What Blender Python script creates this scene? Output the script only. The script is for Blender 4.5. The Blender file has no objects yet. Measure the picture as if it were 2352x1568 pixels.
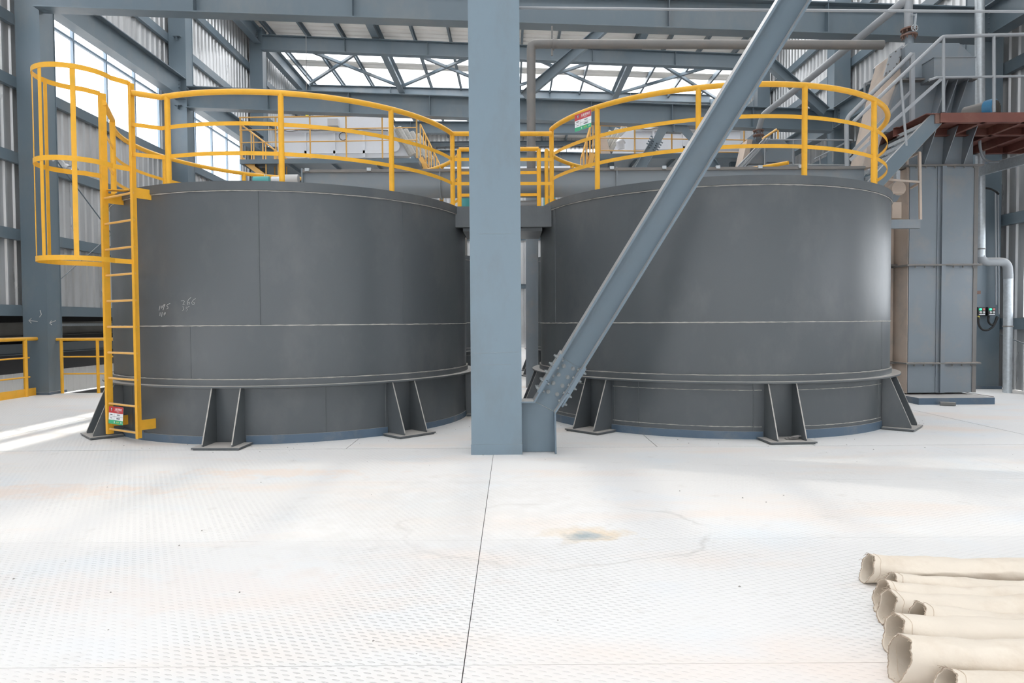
import bpy, bmesh, math, random
from mathutils import Vector, Matrix
random.seed(7)
S = bpy.context.scene
COL = S.collection
V = Vector
# ------------------------------------------------------------------ camera
FPX, CX, CY, HC = 1568.0, 1176.0, 784.0, 1.3
TH, RO = 0.0293, 0.0065
cu0 = V((0, math.sin(TH), math.cos(TH))); cf = V((0, math.cos(TH), -math.sin(TH))); cx0 = V((1, 0, 0))
cr = cx0*math.cos(RO) - cu0*math.sin(RO); cu = cx0*math.sin(RO) + cu0*math.cos(RO)
cam_d = bpy.data.cameras.new('camera'); cam = bpy.data.objects.new('camera', cam_d); COL.objects.link(cam)
M = Matrix((cr, cu, -cf)).transposed().to_4x4(); M.translation = V((0, 0, HC)); cam.matrix_world = M
cam_d.sensor_width = 36.0; cam_d.lens = 24.0; cam_d.clip_start = 0.05; cam_d.clip_end = 300
S.camera = cam
# ------------------------------------------------------------------ world, light, exposure
W = bpy.data.worlds.new('sky'); S.world = W; W.use_nodes = True
bg = W.node_tree.nodes['Background']; bg.inputs[0].default_value = (0.965, 0.98, 1.0, 1); bg.inputs[1].default_value = 5.0
S.view_settings.view_transform = 'Standard'; S.view_settings.look = 'None'
S.view_settings.exposure = -0.22; S.view_settings.gamma = 1.0; S.view_settings.use_curve_mapping = False
S.cycles.use_denoising = True
S.cycles.max_bounces = 10; S.cycles.diffuse_bounces = 5; S.cycles.glossy_bounces = 3; S.cycles.transparent_max_bounces = 12
sun_d = bpy.data.lights.new('sun', 'SUN'); sun_d.energy = 5.0; sun_d.angle = 0.02; sun_d.color = (1.0, 0.93, 0.82)
sun = bpy.data.objects.new('sun', sun_d); COL.objects.link(sun)
sun.rotation_euler = V((-0.43, 0.18, 0.88)).to_track_quat('Z', 'Y').to_euler()

def P(px, py, Y):                       # point of the picture at the distance Y
    d = cf + cr*((px-CX)/FPX) - cu*((py-CY)/FPX)
    t = Y/d.y
    return V((0, 0, HC)) + d*t
def RAY(px, py): return cf + cr*((px-CX)/FPX) - cu*((py-CY)/FPX)
def on_circle(px, py, cx, cy, R):       # angle where the sight line first meets a round wall
    d = RAY(px, py); a = d.x*d.x+d.y*d.y; b = -2*(d.x*cx+d.y*cy); c = cx*cx+cy*cy-R*R
    disc = b*b-4*a*c
    t = (-b-math.sqrt(max(disc, 0)))/(2*a)
    return math.atan2(t*d.y-cy, t*d.x-cx)
# ------------------------------------------------------------------ materials
def lin(c):
    return tuple((x/255/12.92 if x/255 <= .04045 else ((x/255+.055)/1.055)**2.4) for x in c)
MATS = {}
def mat(name, rgb, rough=0.5, metal=0.0, spec=0.5, vary=0.0, scale=3.0, stretch=(1, 1, 1), dirt=None, dirt_amt=0.0, dirt_scale=2.0, dust=0.0, dlo=.45, bump=0.0, bump_scale=60, alpha=None, emit=None):
    m = bpy.data.materials.new(name); m.use_nodes = True; MATS[name] = m
    nt = m.node_tree; N = nt.nodes; L = nt.links; b = N['Principled BSDF']
    b.inputs['Base Color'].default_value = (*rgb, 1); b.inputs['Roughness'].default_value = rough
    b.inputs['Metallic'].default_value = metal; b.inputs['Specular IOR Level'].default_value = spec
    col = None
    tc = N.new('ShaderNodeNewGeometry'); mp = N.new('ShaderNodeMapping'); mp.inputs['Scale'].default_value = stretch
    L.new(tc.outputs['Position'], mp.inputs['Vector'])
    if vary > 0:
        nz = N.new('ShaderNodeTexNoise'); nz.inputs['Scale'].default_value = scale; nz.inputs['Detail'].default_value = 5
        L.new(mp.outputs[0], nz.inputs['Vector'])
        mx = N.new('ShaderNodeMix'); mx.data_type = 'RGBA'
        L.new(nz.outputs[0], mx.inputs[0])
        mx.inputs[6].default_value = (*[max(0, c*(1-vary)) for c in rgb], 1); mx.inputs[7].default_value = (*[min(1, c*(1+vary)) for c in rgb], 1)
        col = mx.outputs[2]
        rr = N.new('ShaderNodeMapRange'); L.new(nz.outputs[0], rr.inputs[0]); rr.inputs[3].default_value = rough-.08; rr.inputs[4].default_value = rough+.08
        L.new(rr.outputs[0], b.inputs['Roughness'])
    if dirt:
        nz = N.new('ShaderNodeTexNoise'); nz.inputs['Scale'].default_value = dirt_scale; nz.inputs['Detail'].default_value = 8; nz.inputs['Roughness'].default_value = .65
        L.new(mp.outputs[0], nz.inputs['Vector'])
        rm = N.new('ShaderNodeMapRange'); L.new(nz.outputs[0], rm.inputs[0]); rm.inputs[1].default_value = .5; rm.inputs[2].default_value = .72; rm.inputs[4].default_value = dirt_amt
        mx = N.new('ShaderNodeMix'); mx.data_type = 'RGBA'; L.new(rm.outputs[0], mx.inputs[0])
        if col: L.new(col, mx.inputs[6])
        else: mx.inputs[6].default_value = (*rgb, 1)
        mx.inputs[7].default_value = (*dirt, 1); col = mx.outputs[2]
    if dust > 0:                        # pale dust that settles on faces turned upwards
        sp = N.new('ShaderNodeSeparateXYZ'); L.new(tc.outputs['Normal'], sp.inputs[0])
        rm = N.new('ShaderNodeMapRange'); L.new(sp.outputs[2], rm.inputs[0]); rm.inputs[1].default_value = dlo; rm.inputs[2].default_value = min(.95, dlo+.5); rm.inputs[4].default_value = dust
        mx = N.new('ShaderNodeMix'); mx.data_type = 'RGBA'; L.new(rm.outputs[0], mx.inputs[0])
        if col: L.new(col, mx.inputs[6])
        else: mx.inputs[6].default_value = (*rgb, 1)
        mx.inputs[7].default_value = (.62, .58, .54, 1); col = mx.outputs[2]
    if col: L.new(col, b.inputs['Base Color'])
    if bump > 0:
        nz = N.new('ShaderNodeTexNoise'); nz.inputs['Scale'].default_value = bump_scale; nz.inputs['Detail'].default_value = 4
        L.new(mp.outputs[0], nz.inputs['Vector'])
        bp = N.new('ShaderNodeBump'); bp.inputs['Strength'].default_value = bump; bp.inputs['Distance'].default_value = .01
        L.new(nz.outputs[0], bp.inputs['Height']); L.new(bp.outputs[0], b.inputs['Normal'])
    if emit:
        b.inputs['Emission Color'].default_value = (*emit[0], 1); b.inputs['Emission Strength'].default_value = emit[1]
    return m
STEEL = mat('steel_blue_paint', (.132, .174, .208), .42, vary=.10, scale=1.6, stretch=(1, 1, .5), dirt=(.30, .27, .235), dirt_amt=.25, dirt_scale=1.3, dust=.75)
STEELC = mat('steel_blue_paint_lit', (.190, .256, .306), .40, vary=.07, scale=2.2, stretch=(1, 1, .45), dirt=(.16, .17, .175), dirt_amt=.38, dirt_scale=2.6, dust=.6)  # beam paint made lighter, carrying the front light on the centre column
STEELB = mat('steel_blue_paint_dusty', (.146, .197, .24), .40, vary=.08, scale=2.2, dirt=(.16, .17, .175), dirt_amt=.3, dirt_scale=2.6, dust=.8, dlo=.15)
BOLTM = mat('bolt_grey', (.26, .28, .285), .5, metal=.3, vary=.2, scale=30)
TANK = mat('tank_grey_paint', (.088, .098, .105), .36, vary=.10, scale=1.1, stretch=(1, 1, .6), dirt=(.19, .19, .185), dirt_amt=.3, dirt_scale=1.5, dust=.9, bump=.05, bump_scale=4)
WELD = mat('dusty_weld', (.44, .42, .39), .8, vary=.3, scale=20, bump=.6, bump_scale=90)
BLUEK = mat('blue_kick_plate', (.085, .13, .185), .42, vary=.12, scale=5, dirt=(.25, .24, .22), dirt_amt=.5, dirt_scale=3, dust=.9)
YEL = mat('yellow_paint', (.83, .43, .04), .42, spec=.3, vary=.10, scale=9, dirt=(.55, .36, .04), dirt_amt=.4, dirt_scale=6, dust=.35)
YELF = mat('faded_yellow_paint', (.78, .44, .12), .5, vary=.1, scale=7, dust=.5)
PIPE = mat('grey_pipe_paint', (.17, .165, .16), .55, vary=.12, scale=2, dirt=(.24, .2, .17), dirt_amt=.5, dirt_scale=3, dust=.5)
GREYRAIL = mat('grey_rail_paint', (.30, .32, .34), .45, vary=.08, scale=6, dust=.6)
GALV = mat('galvanised_steel', (.50, .54, .57), .38, metal=.55, vary=.25, scale=26, dirt=(.3, .28, .24), dirt_amt=.3)
SHEET = mat('ribbed_wall_sheet', (.60, .605, .61), .30, metal=.5, vary=.25, scale=1.3, stretch=(1, 2.4, .35), dirt=(.27, .27, .27), dirt_amt=.3, dirt_scale=1.5)
ROOFM = mat('roof_sheet', (.90, .88, .84), .5, vary=.1, scale=1.0)
WHITEM = mat('white_machine_paint', (.66, .69, .74), .5, vary=.08, scale=2, dirt=(.5, .46, .4), dirt_amt=.2, dirt_scale=2, dust=.5)
CREAM = mat('cream_dust_and_sun', (.52, .43, .36), .75, vary=.12, scale=3, dirt=(.32, .3, .28), dirt_amt=.6, dirt_scale=2.5)  # cream dust; also carries painted sunlight on the elevator's left side
CASING = mat('elevator_casing_paint', (.20, .232, .262), .38, vary=.1, scale=1.6, dirt=(.32, .27, .22), dirt_amt=.35, dirt_scale=2.2, dust=.8)
TRAYW = mat('white_tray_rail', (.82, .84, .86), .4, metal=.2)  # near tray rail, set whiter than the galvanised far rail
REDOX = mat('red_oxide_primer', (.16, .058, .045), .6, vary=.2, scale=4, dirt=(.25, .15, .11), dirt_amt=.5)
RUST = mat('rusty_flange', (.20, .12, .095), .75, vary=.3, scale=18)
DARK = mat('dark_gap', (.02, .02, .022), .8)
BLACKP = mat('black_sheet', (.018, .018, .02), .6)
CANVAS = mat('cream_filter_cloth', (.74, .66, .56), .9, spec=.2, vary=.1, scale=4, dirt=(.48, .36, .25), dirt_amt=.45, dirt_scale=2.5, bump=.35, bump_scale=28)
STITCH = mat('stitch_thread', (.60, .49, .38), .95, spec=.1)
CANVASD = mat('frayed_cloth_edge', (.46, .37, .29), .95, spec=.1, vary=.3, scale=30)
REDS = mat('sign_red', (.52, .02, .03), .35); WHITES = mat('sign_white', (.85, .87, .88), .35); GREENS = mat('sign_green', (.01, .40, .18), .35)
INK = mat('sign_ink', (.05, .06, .1), .5); GOLD = mat('sign_yellow', (.75, .65, .1), .5)
CHALK = mat('chalk', (.55, .55, .54), .9)
BLACKB = mat('black_plastic', (.025, .028, .03), .45); BLUEM = mat('blue_motor', (.05, .2, .36), .4); TEAL = mat('teal_paint', (.08, .35, .35), .5)
GREYP = mat('light_grey_plastic', (.5, .5, .5), .5)
LGREEN = mat('green_lamp', (.02, .5, .25), .3, emit=((.05, .9, .45), 1.2)); LRED = mat('red_button', (.5, .12, .12), .4)
RUBBER = mat('rubber_cable', (.02, .02, .02), .6)
HOSE = mat('grey_flex_hose', (.42, .42, .40), .55)
def glassy(name, tr, colr, rough=.1):
    m = bpy.data.materials.new(name); m.use_nodes = True; nt = m.node_tree; N = nt.nodes; L = nt.links; N.clear()
    o = N.new('ShaderNodeOutputMaterial'); t = N.new('ShaderNodeBsdfTransparent'); mx = N.new('ShaderNodeMixShader')
    t.inputs[0].default_value = (*colr, 1)
    if rough > .5:
        g = N.new('ShaderNodeBsdfTranslucent'); g.inputs[0].default_value = (.9, .92, .95, 1)
    else:
        g = N.new('ShaderNodeBsdfGlossy'); g.inputs['Roughness'].default_value = rough
    mx.inputs[0].default_value = 1-tr; L.new(t.outputs[0], mx.inputs[1]); L.new(g.outputs[0], mx.inputs[2]); L.new(mx.outputs[0], o.inputs[0])
    return m
GLASS = glassy('window_glass', .92, (.97, .985, 1.0)); FRP = glassy('skylight_sheet', .14, (.97, .97, .97), .9)
LAMPG = glassy('lamp_glass', .55, (.95, .95, .95))
# floor material: tread plate under pale dust, stains with shapes of their own
def floor_mat():
    m = bpy.data.materials.new('dusty_tread_plate'); m.use_nodes = True; nt = m.node_tree; N = nt.nodes; L = nt.links; b = N['Principled BSDF']
    b.inputs['Roughness'].default_value = .62; b.inputs['Specular IOR Level'].default_value = .35
    g = N.new('ShaderNodeNewGeometry')
    def noise(scale, det, st=(1, 1, 1), off=(0, 0, 0)):
        mp = N.new('ShaderNodeMapping'); mp.inputs['Scale'].default_value = st; mp.inputs['Location'].default_value = off
        L.new(g.outputs['Position'], mp.inputs[0]); n = N.new('ShaderNodeTexNoise'); n.inputs['Scale'].default_value = scale; n.inputs['Detail'].default_value = det
        L.new(mp.outputs[0], n.inputs['Vector']); return n.outputs[0]
    def rng(s, a, c, lo, hi):
        r = N.new('ShaderNodeMapRange'); L.new(s, r.inputs[0]); r.inputs[1].default_value = a; r.inputs[2].default_value = c; r.inputs[3].default_value = lo; r.inputs[4].default_value = hi; return r.outputs[0]
    def mix(f, a, c):
        x = N.new('ShaderNodeMix'); x.data_type = 'RGBA'
        L.new(f, x.inputs[0]) if not isinstance(f, float) else setattr(x.inputs[0], 'default_value', f)
        for i, v in ((6, a), (7, c)):
            if isinstance(v, tuple): x.inputs[i].default_value = (*v, 1)
            else: L.new(v, x.inputs[i])
        return x.outputs[2]
    c = mix(noise(.35, 3), (.77, .755, .735), (.81, .80, .79))
    c = mix(rng(noise(.9, 6, (.55, 1.6, 1), (3, 1, 0)), .52, .72, 0, .8), c, (.83, .72, .64))
    c = mix(rng(noise(1.1, 5, (1, 1.3, 1), (9, 4, 0)), .55, .75, 0, .6), c, (.72, .77, .81))
    c = mix(rng(noise(5.5, 8, (1, 1, 1), (2, 8, 0)), .62, .78, 0, .35), c, (.58, .55, .51))
    # worn spot where bare blue and rust show through
    def spot(x, y, rx, ry, col, amt, c):
        mp = N.new('ShaderNodeMapping'); mp.vector_type = 'TEXTURE'; mp.inputs['Location'].default_value = (x, y, 0); mp.inputs['Scale'].default_value = (rx, ry, 1)
        L.new(g.outputs['Position'], mp.inputs[0]); ln = N.new('ShaderNodeVectorMath'); ln.operation = 'LENGTH'; L.new(mp.outputs[0], ln.inputs[0])
        ad = N.new('ShaderNodeMath'); ad.operation = 'ADD'; L.new(ln.outputs['Value'], ad.inputs[0]); L.new(rng(noise(7, 6), .3, .7, -.6, .6), ad.inputs[1])
        return mix(rng(ad.outputs[0], .35, 1.1, amt, 0), c, col)
    c = spot(.47, 4.13, .30, .16, (.74, .60, .42), .7, c); c = spot(.42, 4.10, .13, .08, (.30, .38, .42), .85, c)
    c = spot(-.45, 4.6, 1.0, 1.1, (.72, .70, .675), .5, c); c = spot(-4.1, 5.3, 1.7, .25, (.82, .70, .62), .7, c); c = spot(-2.1, 5.9, .9, .2, (.82, .71, .63), .7, c); c = spot(-1.6, 3.3, 1.3, .3, (.80, .73, .69), .5, c)
    # ring left by something round, south of the worn spot
    mp = N.new('ShaderNodeMapping'); mp.vector_type = 'TEXTURE'; mp.inputs['Location'].default_value = (.25, 4.2, 0); mp.inputs['Scale'].default_value = (.95, .62, 1)
    L.new(g.outputs['Position'], mp.inputs[0]); ln = N.new('ShaderNodeVectorMath'); ln.operation = 'LENGTH'; L.new(mp.outputs[0], ln.inputs[0])
    sb = N.new('ShaderNodeMath'); sb.operation = 'SUBTRACT'; L.new(ln.outputs['Value'], sb.inputs[0]); L.new(rng(noise(2.2, 5), .3, .7, .88, 1.12), sb.inputs[1])
    ab = N.new('ShaderNodeMath'); ab.operation = 'ABSOLUTE'; L.new(sb.outputs[0], ab.inputs[0])
    mu = N.new('ShaderNodeMath'); mu.operation = 'MULTIPLY'; L.new(rng(ab.outputs[0], 0, .035, .5, 0), mu.inputs[0]); L.new(rng(noise(1.6, 3, (1, 1, 1), (5, 5, 0)), .42, .6, 0, 1), mu.inputs[1])
    c = mix(mu.outputs[0], c, (.55, .53, .50))
    L.new(c, b.inputs['Base Color'])
    # tread pattern: lens-shaped bars laid in two alternating directions
    mp = N.new('ShaderNodeMapping'); mp.inputs['Rotation'].default_value = (0, 0, .32); mp.inputs['Scale'].default_value = (1, 1, 0)
    L.new(g.outputs['Position'], mp.inputs[0]); sx = N.new('ShaderNodeSeparateXYZ'); L.new(mp.outputs[0], sx.inputs[0])
    def mth(op, a, v, v2=None):
        n = N.new('ShaderNodeMath'); n.operation = op
        for k_, q in ((0, a), (1, v), (2, v2)):
            if q is None: continue
            if isinstance(q, (int, float)): n.inputs[k_].default_value = q
            else: L.new(q, n.inputs[k_])
        return n.outputs[0]
    PX, PY = .056, .026                                   # rows of short lens-shaped bars, every other row shifted by half
    row = mth('FLOOR', mth('DIVIDE', sx.outputs[1], PY), 0); xs = mth('ADD', sx.outputs[0], mth('MULTIPLY', row, PX/2))
    dx = mth('DIVIDE', mth('PINGPONG', mth('ADD', xs, PX/4), PX/2), PX/2*.58)
    dy = mth('DIVIDE', mth('ABSOLUTE', mth('SUBTRACT', mth('FRACT', mth('DIVIDE', sx.outputs[1], PY), 0), .5), 0), .17)
    tw = mth('ADD', mth('MULTIPLY', dx, dx), mth('MULTIPLY', dy, dy)); bar_ = rng(tw, .25, 1.1, 1, 0)
    mxm = N.new('ShaderNodeMath'); mxm.operation = 'MAXIMUM'; L.new(bar_, mxm.inputs[0]); mxm.inputs[1].default_value = 0
    fade = N.new('ShaderNodeMath'); fade.operation = 'MULTIPLY'; L.new(mxm.outputs[0], fade.inputs[0]); L.new(rng(noise(.8, 3, (1, 1, 1), (1, 7, 0)), .35, .6, .25, 1), fade.inputs[1])
    pm = N.new('ShaderNodeMath'); pm.operation = 'MULTIPLY'; L.new(fade.outputs[0], pm.inputs[0]); pm.inputs[1].default_value = .16
    c = mix(pm.outputs[0], c, (.58, .58, .59)); L.new(c, b.inputs['Base Color'])
    bp = N.new('ShaderNodeBump'); bp.inputs['Strength'].default_value = 1.0; bp.inputs['Distance'].default_value = .0045
    L.new(fade.outputs[0], bp.inputs['Height']); L.new(bp.outputs[0], b.inputs['Normal'])
    return m
FLOORM = floor_mat()
# ------------------------------------------------------------------ mesh builder
def base_of(o):
    p = V((0, 0, 0))
    while o is not None: p = p + o.location; o = o.parent
    return p
class MB:
    def __init__(s): s.v = []; s.f = []
    def add(s, vs, fs):
        n = len(s.v); s.v += [V(x) for x in vs]; s.f += [tuple(i+n for i in f) for f in fs]; return s
    def box(s, x0, x1, y0, y1, z0, z1):
        return s.add([(x0, y0, z0), (x1, y0, z0), (x1, y1, z0), (x0, y1, z0), (x0, y0, z1), (x1, y0, z1), (x1, y1, z1), (x0, y1, z1)],
                     [(0, 3, 2, 1), (4, 5, 6, 7), (0, 1, 5, 4), (1, 2, 6, 5), (2, 3, 7, 6), (3, 0, 4, 7)])
    def frame(s, p, q, up):
        p, q = V(p), V(q); d = (q-p).normalized(); up = V(up)
        if abs(d.dot(up.normalized())) > .98: up = V((0, 1, 0)) if abs(d.y) < .9 else V((1, 0, 0))
        sd = d.cross(up).normalized(); u = sd.cross(d).normalized(); return p, q, d, sd, u
    def bar(s, p, q, w, h, up=(0, 0, 1), ou=0, os=0):     # w sideways, h along up
        p, q, d, sd, u = s.frame(p, q, up); p = p+u*ou+sd*os; q = q+u*ou+sd*os
        vs = [b+sd*(i*w/2)+u*(j*h/2) for b in (p, q) for i, j in ((-1, -1), (1, -1), (1, 1), (-1, 1))]
        return s.add(vs, [(0, 3, 2, 1), (4, 5, 6, 7), (0, 1, 5, 4), (1, 2, 6, 5), (2, 3, 7, 6), (3, 0, 4, 7)])
    def ibeam(s, p, q, h, w, tf=.016, tw=.012, up=(0, 0, 1)):
        s.bar(p, q, w, tf, up, ou=h/2-tf/2); s.bar(p, q, w, tf, up, ou=-h/2+tf/2); return s.bar(p, q, tw, h-2*tf, up)
    def channel(s, p, q, h, w, t=.008, up=(0, 0, 1), side=1):
        s.bar(p, q, w, t, up, ou=h/2-t/2, os=side*w/2); s.bar(p, q, w, t, up, ou=-h/2+t/2, os=side*w/2); return s.bar(p, q, t, h, up)
    def prism(s, pts, ext):
        pts = [V(x) for x in pts]; n = len(pts); e = V(ext)
        fs = [tuple(range(n)), tuple(range(2*n-1, n-1, -1))]+[(i, n+i, n+(i+1) % n, (i+1) % n) for i in range(n)]
        return s.add(pts+[x+e for x in pts], fs)
    def tube(s, pts, r, seg=10, closed=False, cap=True, rnd=0.0, rr=None):
        pts = [V(x) for x in pts]
        if rnd > 0 and len(pts) > 2:
            out = [pts[0]]
            for a, b, c in zip(pts, pts[1:], pts[2:]):
                k = min(rnd, (a-b).length*.49, (c-b).length*.49); A = b+(a-b).normalized()*k; C = b+(c-b).normalized()*k
                for i in range(7): t = i/6; out.append(A*(1-t)**2+b*2*t*(1-t)+C*t*t)
            pts = out+[pts[-1]]
        n = len(pts); rings = []; ref = None
        for i in range(n):
            a = pts[i-1] if (i > 0 or closed) else pts[i]; c = pts[(i+1) % n] if (i < n-1 or closed) else pts[i]
            d = (c-a).normalized()
            if ref is None:
                ref = V((0, 0, 1)) if abs(d.z) < .9 else V((1, 0, 0))
            u = (ref-d*ref.dot(d)).normalized(); ref = u; w = d.cross(u); ra = rr[i] if rr else r
            rings.append([pts[i]+u*(ra*math.cos(2*math.pi*k/seg))+w*(ra*math.sin(2*math.pi*k/seg)) for k in range(seg)])
        fs = []
        for i in range(n if closed else n-1):
            j = (i+1) % n
            for k in range(seg): fs.append((i*seg+k, i*seg+(k+1) % seg, j*seg+(k+1) % seg, j*seg+k))
        if cap and not closed: fs += [tuple(range(seg-1, -1, -1)), tuple((n-1)*seg+k for k in range(seg))]
        return s.add([x for r_ in rings for x in r_], fs)
    def arcband(s, cx, cy, r0, r1, z0, z1, a0=0, a1=2*math.pi, n=96):    # solid ring, inner r0 outer r1
        full = abs(a1-a0) > 6.28; m = n if full else n+1; vs = []
        for i in range(m):
            a = a0+(a1-a0)*i/n; c, t = math.cos(a), math.sin(a)
            vs += [(cx+r0*c, cy+r0*t, z0), (cx+r1*c, cy+r1*t, z0), (cx+r1*c, cy+r1*t, z1), (cx+r0*c, cy+r0*t, z1)]
        fs = []
        for i in range(n):
            j = (i+1) % m
            for k in range(4): fs.append((i*4+k, i*4+(k+1) % 4, j*4+(k+1) % 4, j*4+k))
        if not full: fs += [(3, 2, 1, 0), (n*4, n*4+1, n*4+2, n*4+3)]
        return s.add(vs, fs)
    def disc(s, cx, cy, r, z, n=96):
        return s.add([(cx+r*math.cos(2*math.pi*i/n), cy+r*math.sin(2*math.pi*i/n), z) for i in range(n)], [tuple(range(n))])
    def cyl(s, c, ax, r, L, seg=16):
        c = V(c); ax = V(ax).normalized(); return s.tube([c-ax*L/2, c+ax*L/2], r, seg)
    def build(s, name, m, parent=None, smooth=True):
        o0 = base_of(parent) if parent is not None else V((0, 0, 0))
        me = bpy.data.meshes.new(name); me.from_pydata([tuple(x-o0) for x in s.v], [], s.f)
        bm = bmesh.new(); bm.from_mesh(me); bmesh.ops.recalc_face_normals(bm, faces=bm.faces); bm.to_mesh(me); bm.free()
        if smooth:
            me.shade_smooth(); me.set_sharp_from_angle(angle=math.radians(32))
        me.materials.append(m)
        o = bpy.data.objects.new(name, me); COL.objects.link(o)
        if parent is not None: o.parent = parent
        return o
def T(name, label, cat, loc=(0, 0, 0), group=None):
    o = bpy.data.objects.new(name, None); o.empty_display_size = .1; COL.objects.link(o); o.location = loc
    o['label'] = label; o['category'] = cat
    if group: o['group'] = group
    return o
def tag(o, label, cat, group=None):
    o['label'] = label; o['category'] = cat
    if group: o['group'] = group
    return o
def struct(name, loc=(0, 0, 0)):
    o = bpy.data.objects.new(name, None); o.empty_display_size = .1; COL.objects.link(o); o.location = loc; o['kind'] = 'structure'; return o
def copy_tree(o, parent=None):
    c = o.copy(); COL.objects.link(c); c.parent = parent
    for ch in list(o.children): copy_tree(ch, c)
    return c
PI = math.pi; R = math.radians
def arc(cx, cy, r, z, a0, a1, n=40): return [V((cx+r*math.cos(a0+(a1-a0)*i/n), cy+r*math.sin(a0+(a1-a0)*i/n), z)) for i in range(n+1)]
#==BODY==
# ================================================================== FLOOR
XL, XR = -9.15, 9.15
fl = struct('floor')
YF0 = -6.5
def cuts(lo, hi, gaps):      # gaps: list of (position, half width)
    e = [lo]
    for g, h in gaps: e += [g-h, g+h]
    e.append(hi); return list(zip(e[::2], e[1::2]))
mb = MB()
for x0, x1 in cuts(-9.0, 9.12, [(-4.7, .0008), (-.19, .002), (4.3, .0008)]):        # front plates, in rows of 1.48 m
    for y0, y1 in cuts(-6.5, 6.99, [(-1.9, .001), (-.42, .001), (1.06, .001), (2.55, .0015), (4.03, .0012), (5.51, .0012)]):
        mb.box(x0, x1, y0, y1, -.008, 0)
for x0, x1 in cuts(-9.0, 9.12, [(-5.87, .006), (-1.72, .004), (1.49, .004), (3.12, .005), (5.72, .006)]):
    mb.box(x0, x1, 7.005, 12.92 if x1 < 4 else 14.5, -.008, 0)
mb.box(-5.8, 9.12, 12.93, 34, -.008, 0)
mb.build('floor_plate', FLOORM, fl)
mb = MB(); mb.box(-9.0, 9.12, -6.5, 12.95, -.05, -.012); mb.box(-5.8, 9.12, 12.95, 34, -.05, -.012)
mb.build('floor_underlay', DARK, fl)
# sand heaps and crumbs are countless: stuff
mb = MB(); rnd = random.Random(5)
for i in range(150):
    if i < 90: a = rnd.uniform(-2.8, -.4); c_ = rnd.choice([(-2.95, 9.6), (2.75, 9.72)]); x = c_[0]+math.cos(a)*rnd.uniform(2.36, 2.8); y = c_[1]+math.sin(a)*rnd.uniform(2.36, 2.8)
    else: x = rnd.uniform(-6, 6); y = rnd.uniform(2.4, 6.9)
    r_ = rnd.uniform(.002, .008)
    vs = [(x+r_*math.cos(k*1.26+i)*rnd.uniform(.6, 1.3), y+r_*math.sin(k*1.26+i)*rnd.uniform(.6, 1.3), .0002) for k in range(5)]+[(x, y, r_*.8)]
    mb.add(vs, [(0, 1, 5), (1, 2, 5), (2, 3, 5), (3, 4, 5), (4, 0, 5), (4, 3, 2, 1, 0)])
o = mb.build('grit_crumbs', mat('grey_grit', (.30, .28, .26), .9), smooth=False); tag(o, 'loose grey grit crumbs scattered over the dusty plate floor', 'grit'); o['kind'] = 'stuff'
# ================================================================== WALLS
def corr(mb, X, y0, y1, z0, z1, side, pitch=.235, dep=.028):
    pts = []; y = math.floor(y0/pitch)*pitch
    while y < y1+pitch:
        for dy, dx in ((0, 0), (.150, 0), (.175, dep), (.210, dep)):
            pts.append((y+dy, dx))
        y += pitch
    pts = [(min(max(a, y0), y1), b) for a, b in pts]
    vs = []; fs = []
    for a, b in pts: vs += [(X-side*b, a, z0), (X-side*b, a, z1)]
    for i in range(len(pts)-1):
        if pts[i+1][0]-pts[i][0] > 1e-5: fs.append((2*i, 2*i+1, 2*i+3, 2*i+2))
    mb.add(vs, fs)
FR = [-6.5, -4.35, 1.3, 6.95, 12.6, 18.25, 23.9, 29.55, 35.2]      # frame lines
def zr(x): return 11.2-.042*x                           # underside of the roof
def wall(name, side, girts, wins, zlow):
    w = struct(name); X = side*9.15; zt = zr(X)+.1
    mb = MB(); ys = -6.5
    segs = sorted(wins)
    y = ys
    for (a, b, z0, z1) in segs:
        if a > y: corr(mb, X, y, a, zlow, zt, side)
        corr(mb, X, a, b, zlow, z0, side); corr(mb, X, a, b, z1, zt, side); y = b
    corr(mb, X, y, 37.5, zlow, zt, side)
    mb.build('ribbed_sheet', SHEET, w, smooth=False)
    for z, h, yy0, yy1 in girts:
        g = MB(); 
        for i in range(len(FR)-1):
            a, b = max(FR[i], yy0), min(FR[i+1], yy1)
            if b > a: g.channel((X-side*.12, a, z), (X-side*.12, b, z), h, .09, .01, side=side*1.0)
        g.build('girt', STEEL, w)
    return w
GL = [(1.56, .20, -6.5, 37), (2.95, .2, -6.5, 37), (4.35, .2, -6.5, 37), (5.72, .2, -6.5, 37), (6.85, .2, -3, 12.6), (8.85, .22, -6.5, 37), (10.2, .22, -6.5, 37)]
WL = [(2.2, 6.4, 5.83, 8.1), (7.6, 11.6, 1.7, 2.85), (13.3, 17.95, 5.83, 8.1), (18.85, 23.3, 5.83, 8.1), (24.6, 29.0, 5.83, 8.1)]
WL = [WL[0], (7.4, 11.95, 5.83, 8.1), (13.3, 17.95, 5.83, 8.1), (18.85, 23.3, 5.83, 8.1), (24.6, 29.0, 5.83, 8.1)]  # those nearer than the first left column are unseen, added for light
wall('wall_left', -1, GL, WL, 1.5)
GR = [(1.2, .2, -6.5, 37), (3.1, .2, -6.5, 37), (4.5, .2, -6.5, 37), (5.85, .22, -6.5, 37), (8.1, .22, -6.5, 37), (9.35, .22, -6.5, 37)]
WR = [(-4.0, 0.9, 1.32, 2.98), (1.7, 6.4, 1.32, 2.98), (7.6, 12.18, 1.32, 2.98)]
wall('wall_right', 1, GR, WR, 0.0)
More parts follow.
